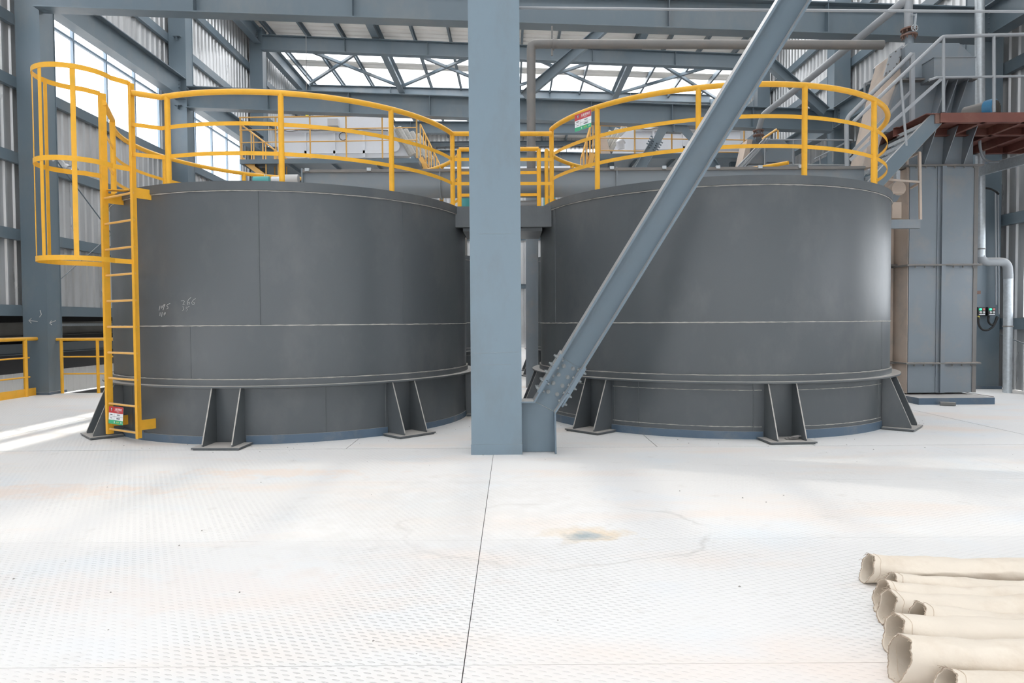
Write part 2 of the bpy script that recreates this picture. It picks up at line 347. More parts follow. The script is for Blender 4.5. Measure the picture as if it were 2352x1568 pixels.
def window(n, side, y0, y1, z0, z1, cols, rows):
    w = struct('window_%d' % n, (side*9.15, (y0+y1)/2, z0)); X = side*9.16
    mb = MB(); t = .05
    for k in range(cols+1):
        y = y0+(y1-y0)*k/cols; mb.box(X-.03, X+.03, y-t/2 if k else y, y+t/2 if k < cols else y+.001, z0, z1)
    for z in [z0+t/2, z1-t/2]+[z0+(z1-z0)*q for q in rows]: mb.box(X-.028, X+.028, y0, y1, z-t/2, z+t/2)
    mb.build('window_frame', mat('window_frame_%d' % n, (.32, .40, .48), .4), w)
    g = MB(); g.box(X-.003, X+.003, y0+.02, y1-.02, z0+.03, z1-.03); g.build('pane', GLASS, w)
k = 1
for a in WL: window(k, -1, *a, 4, [.62]); k += 1
for a in WR: window(k, 1, *a, 5, []); k += 1
# ---- far end wall with two low bands of glass
we = struct('wall_back', (0, 37.4, 0))
mb = MB()
def corrx(mb, Y, x0, x1, z0, z1, pitch=.235, dep=.028):
    x = x0; pts = []
    while x < x1:
        for dx, dy in ((0, 0), (.150, 0), (.175, dep), (.210, dep)): pts.append((min(x+dx, x1), dy))
        x += pitch
    vs = []; fs = []
    for a, b in pts: vs += [(a, Y+b, z0), (a, Y+b, z1)]
    fs = [(2*i, 2*i+1, 2*i+3, 2*i+2) for i in range(len(pts)-1)]; mb.add(vs, fs)
for z0, z1 in ((-1, 8.9), (9.25, 10.45), (10.62, 11.7)): corrx(mb, 37.4, XL, XR, z0, z1)
mb.build('ribbed_sheet', SHEET, we, smooth=False)
for z in (8.6, 9.9, 10.9, 7.2, 5.8, 3.2):
    g = MB(); g.channel((XL, 37.2, z), (XR, 37.2, z), .24, .1); g.build('girt', STEEL, we)
for i, (z0, z1) in enumerate(((8.9, 9.25), (10.45, 10.62))):
    w = struct('window_%d' % (k+i), (0, 37.4, z0)); g = MB(); g.box(XL, XR, 37.40, 37.406, z0, z1); g.build('pane', GLASS, w)
    g = MB()
    for q in range(19): g.box(XL+q*1.016-.02, XL+q*1.016+.02, 37.37, 37.43, z0, z1)
    g.build('window_frame', STEEL, w)
wf = struct('wall_front', (0, -6.5, 0)); mb = MB(); corrx(mb, -6.5, XL, XR, 0, 1.6); corrx(mb, -6.5, XL, XR, 4.2, 11.7)
mb.build('ribbed_sheet', SHEET, wf, smooth=False)
w = struct('window_%d' % (k+3), (0, -6.5, 1.6)); g = MB(); g.box(XL, XR, -6.5, -6.494, 1.6, 4.2); g.build('pane', GLASS, w); g = MB()  # unseen front window band, added to light the tanks and column
for q in range(10): g.box(XL+q*2.03-.03, XL+q*2.03+.03, -6.53, -6.47, 1.6, 4.2)
g.build('window_frame', STEEL, w)
# ================================================================== ROOF
ce = struct('ceiling', (0, 18, 11.2))
sky = [(-5.0, -3.6), (-1.6, -.2), (2.0, 3.5), (6.4, 8.7), (13.8, 15.2), (16.2, 17.8), (18.6, 21.9), (26.0, 27.3), (28.0, 30.2), (34.5, 35.7)]  # strips nearer than the far visible ones are unseen, added for light
def roofstrip(y0, y1, m, name, rib=True):
    mb = MB()
    if not rib:
        mb.add([(XL-.3, y0, zr(XL)+.16), (XR+.3, y0, zr(XR)+.16), (XR+.3, y1, zr(XR)+.16), (XL-.3, y1, zr(XL)+.16)], [(0, 1, 2, 3)])
    else:
        y = y0; pts = []
        while y < y1-1e-4:
            for dy, dz in ((0, 0), (.2, 0), (.225, .035), (.28, .035), (.305, 0)): pts.append((min(y+dy, y1), dz))
            y += .33
        pts.append((y1, 0)); vs = []
        for a, b in pts: vs += [(XL-.3, a, zr(XL)+.16+b), (XR+.3, a, zr(XR)+.16+b)]
        mb.add(vs, [(2*i, 2*i+1, 2*i+3, 2*i+2) for i in range(len(pts)-1)])
    mb.build(name, m, ce, smooth=False)
y = -6.6
for a, b in sky:
    if a > y: roofstrip(y, a, ROOFM, 'roof_sheet')
    roofstrip(a, b, FRP, 'seen_or_added_skylight', False); y = b
roofstrip(y, 37.6, ROOFM, 'roof_sheet')
for i in range(14):
    x = -8.5+1.27*i
    if x > 9: break
    if i in (3, 10): continue
    mb = MB(); mb.channel((x, -6.5, zr(x)+.04), (x, 37.4, zr(x)+.04), .2, .07, .006); mb.build('purlin', STEEL, ce)
for x in (-4.65, 4.45):                                 # two heavier longitudinal members
    mb = MB(); mb.ibeam((x, -6.5, zr(x)-.07), (x, 37.4, zr(x)-.07), .42, .24); mb.build('longitudinal_beam', STEEL, ce)
for x0, x1 in ((-8.5, -4.65), (-4.65, -.3), (-.3, 4.45), (4.45, 8.7)):
    for ya, yb in ((24.4, 29.3),):
        for s_ in (0, 1):
            mb = MB(); a_, b_ = (x0, x1) if s_ else (x1, x0)
            mb.bar((a_, ya, zr(a_)-.1), (b_, yb, zr(b_)-.1), .10, .10); mb.build('roof_tie', STEEL, ce)
# ================================================================== COLUMNS
cno = {(-1, 12.6): 'broad steel blue wall column left of the caged ladder, chalk arrows on it', (-1, 18.25): 'steel blue wall column behind the left tank railing, second from the left', (-1, 23.9): 'steel blue column standing under the eaves left of the roof windows',
       (-1, 29.55): 'farthest small wall column at the left end of the bright skylights', (1, 12.6): 'dark steel column behind the elevator tower carrying two push-button boxes', (1, 18.25): 'steel blue column on the right wall behind the diagonal grey pipe', (1, 23.9): 'far right wall column seen between the big brace and the yellow railing',
       (-1, 35.2): 'last left wall column by the back wall', (1, 29.55): 'farther right wall column mostly hidden by the long brace', (1, 35.2): 'last right wall column by the back wall',
       (-1, 6.95): 'left wall column nearest the camera', (1, 6.95): 'right wall column nearest the camera'}
def column(side, Y):
    t = T('steel_column', cno[(side, Y)], 'column', (side*8.8, Y, 0))
    x0, x1 = (-9.02, -8.57) if side < 0 else (8.57, 9.0)
    z1 = zr(side*9)-.05; mb = MB()
    # box column with slightly proud flange plates and web faces set back
    mb.box(x0, x1, Y, Y+.014, 0, z1); mb.box(x0, x1, Y+.40, Y+.414, 0, z1); mb.box(x0+.01, x1-.01, Y+.014, Y+.40, 0, z1)
    mb.build('shaft', STEEL, t)
    mb = MB(); mb.box(x0-.03, x1+.03, Y-.04, Y+.46, 0, .05); mb.build('foot_plate', BLUEK, t)
    if side < 0 and Y in (18.25,):
        for z in (10.15, 8.85, 7.05):
            mb = MB(); mb.box(x0+.16, x0+.34, Y-.10, Y, z, z+.012); mb.box(x0+.24, x0+.252, Y-.10, Y, z-.09, z); mb.build('bracket', STEEL, t)
    return t
CL = column(-1, 12.6)
for s_, Y in ((-1, 18.25), (-1, 23.9), (-1, 29.55), (-1, 35.2), (1, 12.6), (1, 18.25), (1, 23.9), (1, 29.55), (1, 35.2)): column(s_, Y)
# chalk marks on the left column
mb = MB()
for st in ([(66, 736), (86, 738)], [(72, 731), (66, 736), (72, 742)], [(114, 742), (128, 736)], [(118, 736), (114, 742), (119, 746)], [(92, 712), (95, 722), (91, 728)]):
    mb.tube([P(x, y, 12.595) for x, y in st], .006, 5)
mb.build('chalk_mark', CHALK, CL)
# ================================================================== BIG BEAMS ACROSS
def xbeam(label, a, b, Y, h, w, extra=True, m=STEEL, nstiff=3):
    t = T('cross_beam', label, 'beam', (a+b)/2); mb = MB()
    p, q = a+V((0, w/2, h/2)), b+V((0, w/2, h/2)); mb.ibeam(p, q, h, w, .02, .014); mb.build('beam_body', m, t)
    for k in range(1, nstiff+1):
        c = p.lerp(q, k/(nstiff+1)); s_ = MB(); s_.box(c.x-.006, c.x+.006, c.y-w/2+.01, c.y, c.z-h/2+.02, c.z+h/2-.02); s_.build('stiffener', m, t)
    return t
a = P(60, 14, 12.45); b = P(2220, 88, 12.45)
xbeam('deep dark cross beam along the top edge, nearest of the cross beams', V((-8.57, 12.45, a.z)), V((8.6, 12.45, b.z)), 12.6, .56, .30, nstiff=5)
a = P(430, 246, 18.2); b = P(1896, 300, 18.2)
xbeam('long cross beam directly behind the yellow tank railings, level with their top rails', V((-8.57, 18.2, a.z)), V((8.57, 18.2, b.z)), 18.25, .56, .30, nstiff=7)
a = P(617, 112, 23.8); b = P(1735, 158, 23.8)
xbeam('cross beam high under the roof just above the bright skylights', V((-8.57, 23.8, a.z)), V((8.57, 23.8, b.z)), 23.9, .50, .26, nstiff=5)
a = P(700, 212, 29.5); b = P(1650, 235, 29.5)
xbeam('far cross beam at the lower edge of the bright skylights', V((-8.57, 29.5, a.z)), V((8.57, 29.5, b.z)), 29.5, .34, .24, nstiff=4)
a = P(1000, 306, 29.5); b = P(1600, 318, 29.5)
xbeam('far lower cross beam behind the hanging pipe', V((-8.57, 29.45, a.z+.05)), V((8.57, 29.45, b.z+.2)), 29.5, .5, .26)
a = P(1000, 345, 23.9); 
xbeam('lower mid-hall cross beam seen through the yellow bridge rails', V((-8.57, 23.85, 6.85)), V((8.57, 23.85, 6.45)), 23.9, .56, .28, nstiff=4)
# ================================================================== LONGITUDINAL BEAMS ON THE WALLS
def ybeam(label, x, z0, z1, Y0, Y1, h, w):
    t = T('wall_beam', label, 'beam', (x, (Y0+Y1)/2, z0)); mb = MB(); mb.ibeam((x, Y0, z0), (x, Y1, z1), h, w, .02, .012); mb.build('beam_body', STEEL, t)
    for Y in (Y0+.12, Y1-.12):
        for k in range(5): s_ = MB(); s_.cyl((x-math.copysign(.012, x), Y, z0-h/2+.1+k*(h-.2)/4), (1, 0, 0), .016, .05, 6); s_.build('bolt', STEEL, t)
ybeam('wide sloping-looking wall beam above the left windows, between first and second column', -8.72, 7.5, 7.5, 13.05, 18.25, .56, .28)
ybeam('wall beam above the second left window, beyond the second column', -8.72, 7.5, 7.5, 18.7, 23.9, .56, .28)
ybeam('high eaves beam on the left wall running to the far column', -8.72, 11.2, 11.2, 18.7, 23.9, .50, .24)
ybeam('far high eaves beam on the left wall beside the skylights', -8.72, 11.2, 11.2, 24.3, 29.55, .50, .24)
ybeam('right wall beam bolted to the column behind the stair handrails', 8.66, 6.62, 6.62, 13.05, 18.25, .56, .28)
ybeam('right wall beam beyond the second right column', 8.66, 6.62, 6.62, 18.7, 23.9, .56, .28)
ybeam('dark beam in the upper right corner above the galvanised downpipe', 8.66, 6.62, 6.62, 8.0, 12.6, .56, .28)
# ---- rods bracing the walls
def rod(label, p, q, r=.012, m=STEEL):
    o = MB().tube([p, q], r, 8).build('brace_rod', m); tag(o, label, 'rod')
rod('thin diagonal rod across the left wall below the bright window', V((-8.95, 13.0, 4.9)), V((-8.95, 18.2, 1.4)))
rod('thin rod rising across the left wall to the second column', V((-8.95, 13.1, 1.9)), V((-8.95, 18.2, 5.1)), .01)
rod('thin dark rod across the lower right wall', V((8.95, 12.5, 1.0)), V((8.95, 8.5, -.0)), .01)
# ================================================================== CENTRE COLUMN AND BIG BRACE
YC = 6.64
t = T('steel_column', 'tall steel blue column toned as lit in the middle of the picture, nearest the camera', 'column', (-.16, YC, 0)); CC = t
pl, pr = P(1083, 1043, YC), P(1199, 1042, YC)
xl, xr = pl.x, pr.x; 
mb = MB(); mb.box(xl, xr, YC, YC+.016, 0, 11.1); mb.box(xl, xr, YC+.40, YC+.416, 0, 11.1); mb.box(xl+.012, xl+.024, YC+.016, YC+.40, 0, 11.1); mb.box(xr-.024, xr-.012, YC+.016, YC+.40, 0, 11.1)
mb.build('shaft', STEELC, t)
for z, sx in ((.88, .16), (.99, .0), (2.15, .12), (.30, .3)):
    mb = MB(); zz = [V((xl+.03+sx/2+(xr-xl-.06-sx)*i/24, YC-.0005, z+.0008*math.sin(i*1.3)+(.012*i/24 if sx == 0 else 0))) for i in range(25)]; mb.tube(zz, .0018, 5)
    if z != .30: mb.build('weld_line', STEELC, t)
mb = MB(); mb.box(xl-.004, xr+.004, YC-.004, YC+.42, 0, .10); mb.build('base_wrap', STEELC, t)
# brace
t = T('steel_brace', 'long bolted steel brace rising diagonally right from the central column', 'brace', (.3, YC+.15, 0)); BR = t
YB = YC+.12
c0 = P(1281, 882, YB); c1 = P(1838, -26, YB-.45); HB = .26; WB = .27
d = (c1-c0).normalized(); c1 = c0+d*7.2; upv = V((-d.z, 0, d.x)).normalized()
if upv.z < 0: upv = -upv
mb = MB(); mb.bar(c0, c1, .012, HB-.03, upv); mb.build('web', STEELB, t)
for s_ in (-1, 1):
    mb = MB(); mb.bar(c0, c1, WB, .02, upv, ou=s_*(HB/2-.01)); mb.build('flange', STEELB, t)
# gusset stub welded to the column: web plate, bent flanges
YS = YB
st = T('brace_socket', 'short welded gusset stub at the column foot that holds the brace', 'bracket', (.2, YS, 0))
q0 = P(1199, 920, YS); q1 = P(1226, 920, YS); q5 = P(1273, 944, YS); q6 = P(1275, 1036, YS)
e = c0-d*.02; ul = e+upv*(HB/2-.008); lr_ = e-upv*(HB/2-.008)
poly = [V((xr-.005, YS, .005)), V((q6.x, YS, .005)), V((q5.x, YS, q5.z)), lr_.copy(), ul.copy(), V((q1.x, YS, q1.z)), V((xr-.005, YS, q0.z))]
for p_ in poly: p_.y = YS
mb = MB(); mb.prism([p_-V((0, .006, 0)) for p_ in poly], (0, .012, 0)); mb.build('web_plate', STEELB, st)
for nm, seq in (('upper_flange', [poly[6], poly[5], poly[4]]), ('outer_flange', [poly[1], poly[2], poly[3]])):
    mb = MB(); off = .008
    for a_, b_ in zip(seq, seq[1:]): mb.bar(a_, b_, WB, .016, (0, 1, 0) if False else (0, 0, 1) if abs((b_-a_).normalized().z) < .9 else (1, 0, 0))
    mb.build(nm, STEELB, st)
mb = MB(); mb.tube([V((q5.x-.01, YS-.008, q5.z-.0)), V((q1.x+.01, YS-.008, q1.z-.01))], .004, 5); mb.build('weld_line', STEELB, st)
# splice plates and bolts
sp = T('splice_plate_set', 'bolted splice plates joining the brace to its stub', 'splice', tuple(c0))
mid = c0+d*.05; L_ = .40
mb = MB(); mb.bar(mid-d*L_/2, mid+d*L_/2, .012, HB-.075, upv, os=0); o = mb
# web splice in front of the web
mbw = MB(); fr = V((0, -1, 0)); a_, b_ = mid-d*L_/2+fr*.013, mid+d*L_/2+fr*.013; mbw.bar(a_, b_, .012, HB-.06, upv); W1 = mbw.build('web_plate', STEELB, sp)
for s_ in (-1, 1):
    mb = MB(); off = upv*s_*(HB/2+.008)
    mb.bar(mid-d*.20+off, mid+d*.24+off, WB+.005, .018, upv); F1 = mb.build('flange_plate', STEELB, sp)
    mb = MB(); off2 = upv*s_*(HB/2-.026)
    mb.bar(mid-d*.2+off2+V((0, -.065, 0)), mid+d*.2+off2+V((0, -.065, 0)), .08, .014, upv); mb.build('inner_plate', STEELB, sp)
    for i in range(5):
        c_ = mid+d*(-.18+.09*i)+upv*s_*(HB/2+.017)+V((0, -.07, 0)); ax = upv*s_
        mb = MB(); mb.cyl(c_+ax*.003, ax, .020, .006, 14); mb.cyl(c_+ax*.012, ax, .016, .016, 6); mb.cyl(c_+ax*.026, ax, .009, .014, 8); 
        mb.cyl(c_-ax*.03, ax, .010, .07, 8); c2 = c_-ax*.06; mb.cyl(c2, ax, .016, .016, 6); mb.build('bolt', BOLTM, sp)
        c_ = c_+V((0, .14, 0)); mb = MB(); mb.cyl(c_+ax*.003, ax, .020, .006, 14); mb.cyl(c_+ax*.012, ax, .016, .016, 6); mb.cyl(c_+ax*.026, ax, .009, .014, 8); mb.build('bolt', BOLTM, sp)
for i in range(4):
    for j in (-1, 1):
        c_ = mid+d*(-.15+.10*i-.012*j)+upv*j*.045+V((0, -.021, 0)); mb = MB(); mb.cyl(c_, (0, 1, 0), .021, .006, 16); mb.cyl(c_+V((0, -.01, 0)), (0, 1, 0), .0175, .016, 6); mb.cyl(c_+V((0, -.022, 0)), (0, 1, 0), .010, .014, 10); mb.build('bolt', BOLTM, sp)
# thin pipe at the top, running right from the centre column
o = MB().tube([P(1190, 18, 7.05), P(1700, 23, 7.05), P(2400, 27, 7.05)], .014, 10).build('thin_pipe', GREYRAIL); tag(o, 'thin pale grey pipe crossing the top right from the central column', 'pipe')
#==TANKS==
# ================================================================== TANKS
def wobble(pts, amp, r):
    return [p+V((r.uniform(-amp, amp), r.uniform(-amp, amp), r.uniform(-amp, amp))) for p in pts]
def tank(cx, cy, Rr, rim0, rim1, legs, label, seams, seed, detail=True, skirt_weld=True):
    r = random.Random(seed)
    t = T('storage_tank', label, 'tank', (cx, cy, 0))
    ai, ao = Rr-.012, Rr
    mb = MB(); mb.arcband(cx, cy, ai, ao, .64, rim0+.03, n=144); mb.build('shell', TANK, t)
    mb = MB(); mb.arcband(cx, cy, ai+.01, Rr+.018, rim0, rim1, n=144); mb.disc(cx, cy, Rr-.001, rim1-.05, 144); mb.build('rim', TANK, t)
    mb = MB(); mb.arcband(cx, cy, Rr-.3, Rr+.125, .615, .632, n=144); mb.build('ring_flange', TANK, t)
    mb = MB(); mb.arcband(cx, cy, Rr-.1, Rr+.022, .632, .692, n=144); mb.build('curb_ring', TANK, t)
    mb = MB(); mb.arcband(cx, cy, Rr-.012, Rr+.004, 0, .615, n=144); mb.build('skirt', TANK, t)
    if detail:
        # kick plate broken where the support feet stand
        am = sorted(legs)
        for i, a in enumerate(am):
            b = am[(i+1) % len(am)]+(2*PI if i == len(am)-1 else 0)
            mb = MB(); mb.arcband(cx, cy, Rr+.005, Rr+.018, 0, .085+.012*math.sin(i*2.1), a+.075, b-.075, n=24); mb.build('kick_plate', BLUEK, t)
        def weld(z, rr, a0, a1, th=.0045, n=110):
            m_ = MB(); pts = wobble(arc(cx, cy, rr, z, a0, a1, n), .0014, r); m_.tube(pts, th, 5, rr=[th*r.uniform(.6, 1.35) for _ in pts]); m_.build('weld_seam', WELD, t)
        weld(1.275, Rr+.001, 0, 2*PI-.01, .006, 300); weld(rim0-.006, Rr+.006, 0, 2*PI-.01, .0065, 300); weld(.70, Rr+.018, 0, 2*PI-.01, .0045, 260)
        for a in seams[0]:
            m_ = MB(); m_.tube([V((cx+(Rr+.0005)*math.cos(a+r.uniform(-.0004, .0004)), cy+(Rr+.0005)*math.sin(a), z)) for z in [1.28+(rim0-1.29)*i/40 for i in range(41)]], .0042, 5); m_.build('plate_seam', TANK, t)
        for a in seams[1]:
            m_ = MB(); m_.tube([V((cx+(Rr+.0005)*math.cos(a), cy+(Rr+.0005)*math.sin(a), z)) for z in (.70, 1.27)], .0025, 5); m_.build('plate_seam', TANK, t)
        for a in seams[2]:
            m_ = MB(); m_.tube(wobble([V((cx+(Rr+.005)*math.cos(a), cy+(Rr+.005)*math.sin(a), .09+.52*i/30)) for i in range(31)], .0012, r), .0045, 5); m_.build('plate_seam', TANK, t)
        if skirt_weld:
            for i, a in enumerate(am):
                b = am[(i+1) % len(am)]+(2*PI if i == len(am)-1 else 0)
                for z in (.535, .135): weld(z, Rr+.005, a+.08, b-.08, .004, 50)
    for a in legs:
        rd = V((math.cos(a), math.sin(a), 0)); tg = V((-rd.y, rd.x, 0)); c = V((cx, cy, 0))
        lg = bpy.data.objects.new('support_foot', None); lg.empty_display_size = .1; COL.objects.link(lg); lg.parent = t; lg.location = rd*(Rr+.2)
        mb = MB(); b0 = c+rd*(Rr+.02); b1 = c+rd*(Rr+.36)
        mb.bar(b0+V((0, 0, .020)), b1+V((0, 0, .020)), .50, .016)
        mb.bar(b0+V((0, 0, .006)), b1+V((0, 0, .006))-rd*.012, .47, .011); mb.build('base_plate', TANK, lg)
        for s_ in (-1, 1):
            o_ = c+tg*(s_*.155-.005)
            poly = [o_+rd*(Rr+.002)+V((0, 0, .029)), o_+rd*(Rr+.315)+V((0, 0, .029)), o_+rd*(Rr+.315)+V((0, 0, .05)), o_+rd*(Rr+.085)+V((0, 0, .614)), o_+rd*(Rr+.002)+V((0, 0, .614))]
            mb = MB(); mb.prism(poly, tg*.012); g = mb.build('gusset', TANK, lg)
            # dusty flame-cut edge
            mb = MB(); mb.bar(poly[2]+tg*.006+rd*.002, poly[3]+tg*.006+rd*.002, .0125, .004, rd); mb.build('cut_edge', WELD, lg)
            mb = MB(); q_ = [o_+rd*(Rr+.008)+tg*(.006)+V((0, 0, .04+.57*i/24)) for i in range(25)]; mb.tube(wobble(q_, .001, r), .006, 5); mb.build('weld_seam', TANK, lg)
    return t
LC, RC_ = (-2.95, 9.6), (2.74, 9.74); RL, RRr = 2.30, 2.325
A8 = [R(-90+45*i) for i in range(8)]
aL = lambda px, py=900: on_circle(px, py, *LC, RL); aR = lambda px, py=900: on_circle(px, py, *RC_, RRr)
TL = tank(*LC, RL, 2.715, 2.81, [R(-92), R(-45), R(0), R(45), R(90), R(135), R(180), R(-137)], 'big round dark grey steel tank on the left, behind the caged ladder', ([aL(601), aL(929), aL(600)-2.1, aL(929)+2], [aL(440), aL(440)+2.2], [aL(748), aL(305), aL(885)]), 3, skirt_weld=False)
TR = tank(*RC_, RRr, 2.765, 2.86, [R(-136.5), R(-86), R(-41), R(4), R(49), R(94), R(139), R(184)], 'big round grey steel tank on the right, behind the diagonal brace', ([aR(1277), aR(1277)+2.5, aR(1277)+4], [aR(2024), aR(2024)+2], [aR(1467), aR(1412), aR(2016), aR(1730)]), 4)
tank(-2.95, 16.9, 2.3, 2.715, 2.81, [R(-67.5+45*i) for i in range(8)], 'rear grey tank behind the left tank, a sliver in the gap', ([], [], []), 5)
tank(2.74, 17.1, 2.3, 2.715, 2.81, [R(-67.5+45*i) for i in range(8)], 'rear grey tank behind the right tank, a sliver beside the round post', ([], [], []), 6)
# blue paint touch-ups and a torn kick plate edge on the left tank
for a0, a1, z0, z1 in ((aL(318), aL(332), .0, .10), (aL(780), aL(797), .05, .09)):
    mb = MB(); mb.arcband(*LC, RL+.018, RL+.020, z0, z1, min(a0, a1), max(a0, a1), n=4); mb.build('paint_patch', BLUEK, TL)
# chalk figures on the left tank: 1095 / 110 and 266 / 35
def chalk(strokes):
    mb = MB()
    for st in strokes:
        pts = []
        for x, y in st:
            x, y = 330+x/14.253, 650+y/14.253; a = on_circle(x, y, *LC, RL+.002); px_ = LC[0]+(RL+.002)*math.cos(a); py_ = LC[1]+(RL+.002)*math.sin(a); pts.append(P(x, y, py_))
        mb.tube(pts, .0022, 5)
    mb.build('chalk_number', CHALK, TL)
chalk([[(535, 740), (520, 820), (505, 895)], [(600, 740), (565, 790), (575, 825), (610, 790), (615, 745), (600, 740)], [(690, 690), (650, 710), (650, 750), (680, 755), (700, 700), (690, 690)], [(690, 700), (660, 790), (635, 880)], [(865, 665), (785, 700), (755, 745), (795, 780), (795, 825), (750, 850)]])
chalk([[(540, 960), (530, 1070)], [(605, 945), (590, 1100)], [(700, 960), (660, 1010), (670, 1050), (705, 1010), (710, 965), (700, 960)]])
chalk([[(1225, 580), (1310, 570), (1335, 600), (1310, 650), (1275, 705), (1340, 690)], [(1550, 465), (1460, 550), (1430, 640), (1440, 715), (1480, 710), (1505, 650), (1490, 610), (1450, 660)], [(1700, 500), (1610, 570), (1570, 640), (1590, 690), (1650, 690), (1665, 640), (1620, 620)]])
chalk([[(1270, 780), (1310, 775), (1290, 825), (1318, 850), (1270, 905)], [(1410, 775), (1385, 810), (1440, 860), (1400, 920)], [(1435, 795), (1500, 755)]])
# ================================================================== RAILINGS ON THE TANKS
def flatbar(mb, pts, h=.042, t=.006):
    n = len(pts); vs = []
    for i in range(n):
        a = pts[max(i-1, 0)]; c = pts[min(i+1, n-1)]; d = (c-a); d.z = 0; d.normalize(); nrm = V((d.y, -d.x, 0))*t/2
        for sz, sn in ((-1, -1), (-1, 1), (1, 1), (1, -1)): vs.append(pts[i]+nrm*sn+V((0, 0, sz*h/2)))
    fs = [(3, 2, 1, 0), tuple((n-1)*4+k for k in range(4))]
    for i in range(n-1):
        for k in range(4): fs.append((i*4+k, i*4+(k+1) % 4, i*4+4+(k+1) % 4, i*4+4+k))
    mb.add(vs, fs)
ZT = 3.765
def railing(label, pts_list, posts, rim, zt=ZT, group=None, prt=.031, zs=(3.43, 3.115), m=YEL):
    pts = pts_list; t = T('guard_railing', label, 'railing', tuple(pts[0].to_2d())+(rim,), group)
    mb = MB(); mb.tube([V((p.x, p.y, zt)) for p in pts], prt, 12); mb.build('top_rail', m, t)
    for z in zs: mb = MB(); flatbar(mb, [V((p.x, p.y, z)) for p in pts]); mb.build('mid_rail', m, t)
    for p in posts: mb = MB(); mb.tube([V((p.x, p.y, rim)), V((p.x, p.y, zt))], prt*.98, 12); mb.build('post', m, t)
    return t
def pc(c, r, a): return V((c[0]+r*math.cos(a), c[1]+r*math.sin(a), 0))
rl = RL-.045
oc = lambda px, py, c, r: on_circle(px, py, c[0], c[1], r)
a_s, a_p1, a_p2, a_p3, a_e = oc(372, 330, LC, rl), oc(386, 330, LC, rl), oc(646, 310, LC, rl), oc(899, 340, LC, rl), R(-14.5)
# ladder frame of reference
LA = R(-123); lm = V((LC[0]+2.5*math.cos(LA), LC[1]+2.5*math.sin(LA), 0)); lo = V((math.cos(LA), math.sin(LA), 0)); lt = V((-lo.y, lo.x, 0))
if lt.x < 0: lt = -lt
sL, sR = lm-lt*.29, lm+lt*.29
apts = [sR+V((.02, .01, 0))]+[pc(LC, rl, a_s+(a_e-a_s)*i/46) for i in range(47)]
railing('curved yellow railing around the front of the left tank', apts, [pc(LC, rl, a) for a in (a_p1, a_p2, a_p3, a_e)], 2.81)
ab0, ab1 = R(-150)-2*PI+2*PI, R(14)-2*PI
back = [sL+V((.02, .02, 0)), pc(LC, rl, R(-146))]+[pc(LC, rl, R(-146)+(R(14-360)-R(-146))*i/56) for i in range(1, 57)]
railing('curved yellow railing around the back of the left tank', back, [pc(LC, rl, R(a)) for a in (-146, -152, 165, 130, 95, 60, 35, 14)], 2.81)
rr_ = RRr-.05
b_s, b1_, b2_, b3_, b4_ = R(-165), oc(1372, 330, RC_, rr_), oc(1604, 310, RC_, rr_), oc(1848, 300, RC_, rr_), oc(2007, 330, RC_, rr_)
fpts = [pc(RC_, rr_, b_s+(R(-8)-b_s)*i/60) for i in range(61)]
railing('curved yellow railing around the front of the right tank, red and green sign on it', fpts, [pc(RC_, rr_, a) for a in (b_s, b1_, b2_, b3_, b4_, R(-8))], 2.86, zt=3.85, zs=(3.505, 3.185))
bp_ = [pc(RC_, rr_, R(39)+(R(166)-R(39))*i/50) for i in range(51)]
railing('curved yellow railing around the back of the right tank', bp_, [pc(RC_, rr_, R(a)) for a in (52, 80, 110, 140, 166)], 2.86, zt=3.85, zs=(3.505, 3.185))
# ---- bridge between the tanks
bl, brr = -.76, .53
t = T('walkway_bridge', 'short grey steel walkway bridge joining the tops of the two tanks', 'walkway', (-.1, 9.0, 2.54))
mb = MB(); mb.channel((bl, 9.0, 2.675), (brr, 9.0, 2.675), .27, .08, .01, side=-1); mb.build('side_channel', TANK, t)
mb = MB(); mb.channel((bl, 10.1, 2.675), (brr, 10.1, 2.675), .27, .08, .01, side=1); mb.build('side_channel', TANK, t)
mb = MB(); mb.box(bl, brr, 9.0, 10.1, 2.805, 2.812); mb.box(bl+.12, brr-.12, 9.1, 10.0, 2.50, 2.55); mb.build('deck_plate', TANK, t)
e0, e1 = pc(LC, rl, a_e), fpts[0]
railing('straight yellow railing on the front edge of the bridge between the tanks', [V((e0.x+.0, 9.03, 0)), V((e1.x, 9.06, 0))], [], 2.81, zs=(3.43, 3.115))
railing('straight yellow railing on the back edge of the bridge between the tanks', [V((-.74, 9.85, 0)), V((.40, 9.85, 0))], [V((-.74, 9.85, 0)), V((.40, 9.85, 0))], 2.81, zs=(3.43, 3.115))
# ================================================================== CAGED LADDER
t = T('caged_ladder', 'yellow caged ladder hooked to the left tank', 'ladder', (lm.x, lm.y, 0)); LAD = t
for s_, p_ in ((-1, sL), (1, sR)):
    mb = MB(); inn = -lo
    mb.prism([p_+V((0, 0, .06)), p_+lt*.055*(-s_ if s_ < 0 else -s_)*.0+lt*.045*s_+V((0, 0, .06)), p_+lt*.045*s_+lo*.007+V((0, 0, .06)), p_+lo*.007+V((0, 0, .06))], (0, 0, 3.81))
    mb.prism([p_+V((0, 0, .06)), p_+lt*.007*s_+V((0, 0, .06)), p_+lt*.007*s_-lo*.06+V((0, 0, .06)), p_-lo*.06+V((0, 0, .06))], (0, 0, 3.81)); mb.build('stile', YEL, t)
for k in range(10):
    z = .118+.2875*k; mb = MB(); mb.tube([sL-lt*.01-lo*.02+V((0, 0, z)), sR+lt*.01-lo*.02+V((0, 0, z))], .0125, 8); mb.build('rung', YELF, t)
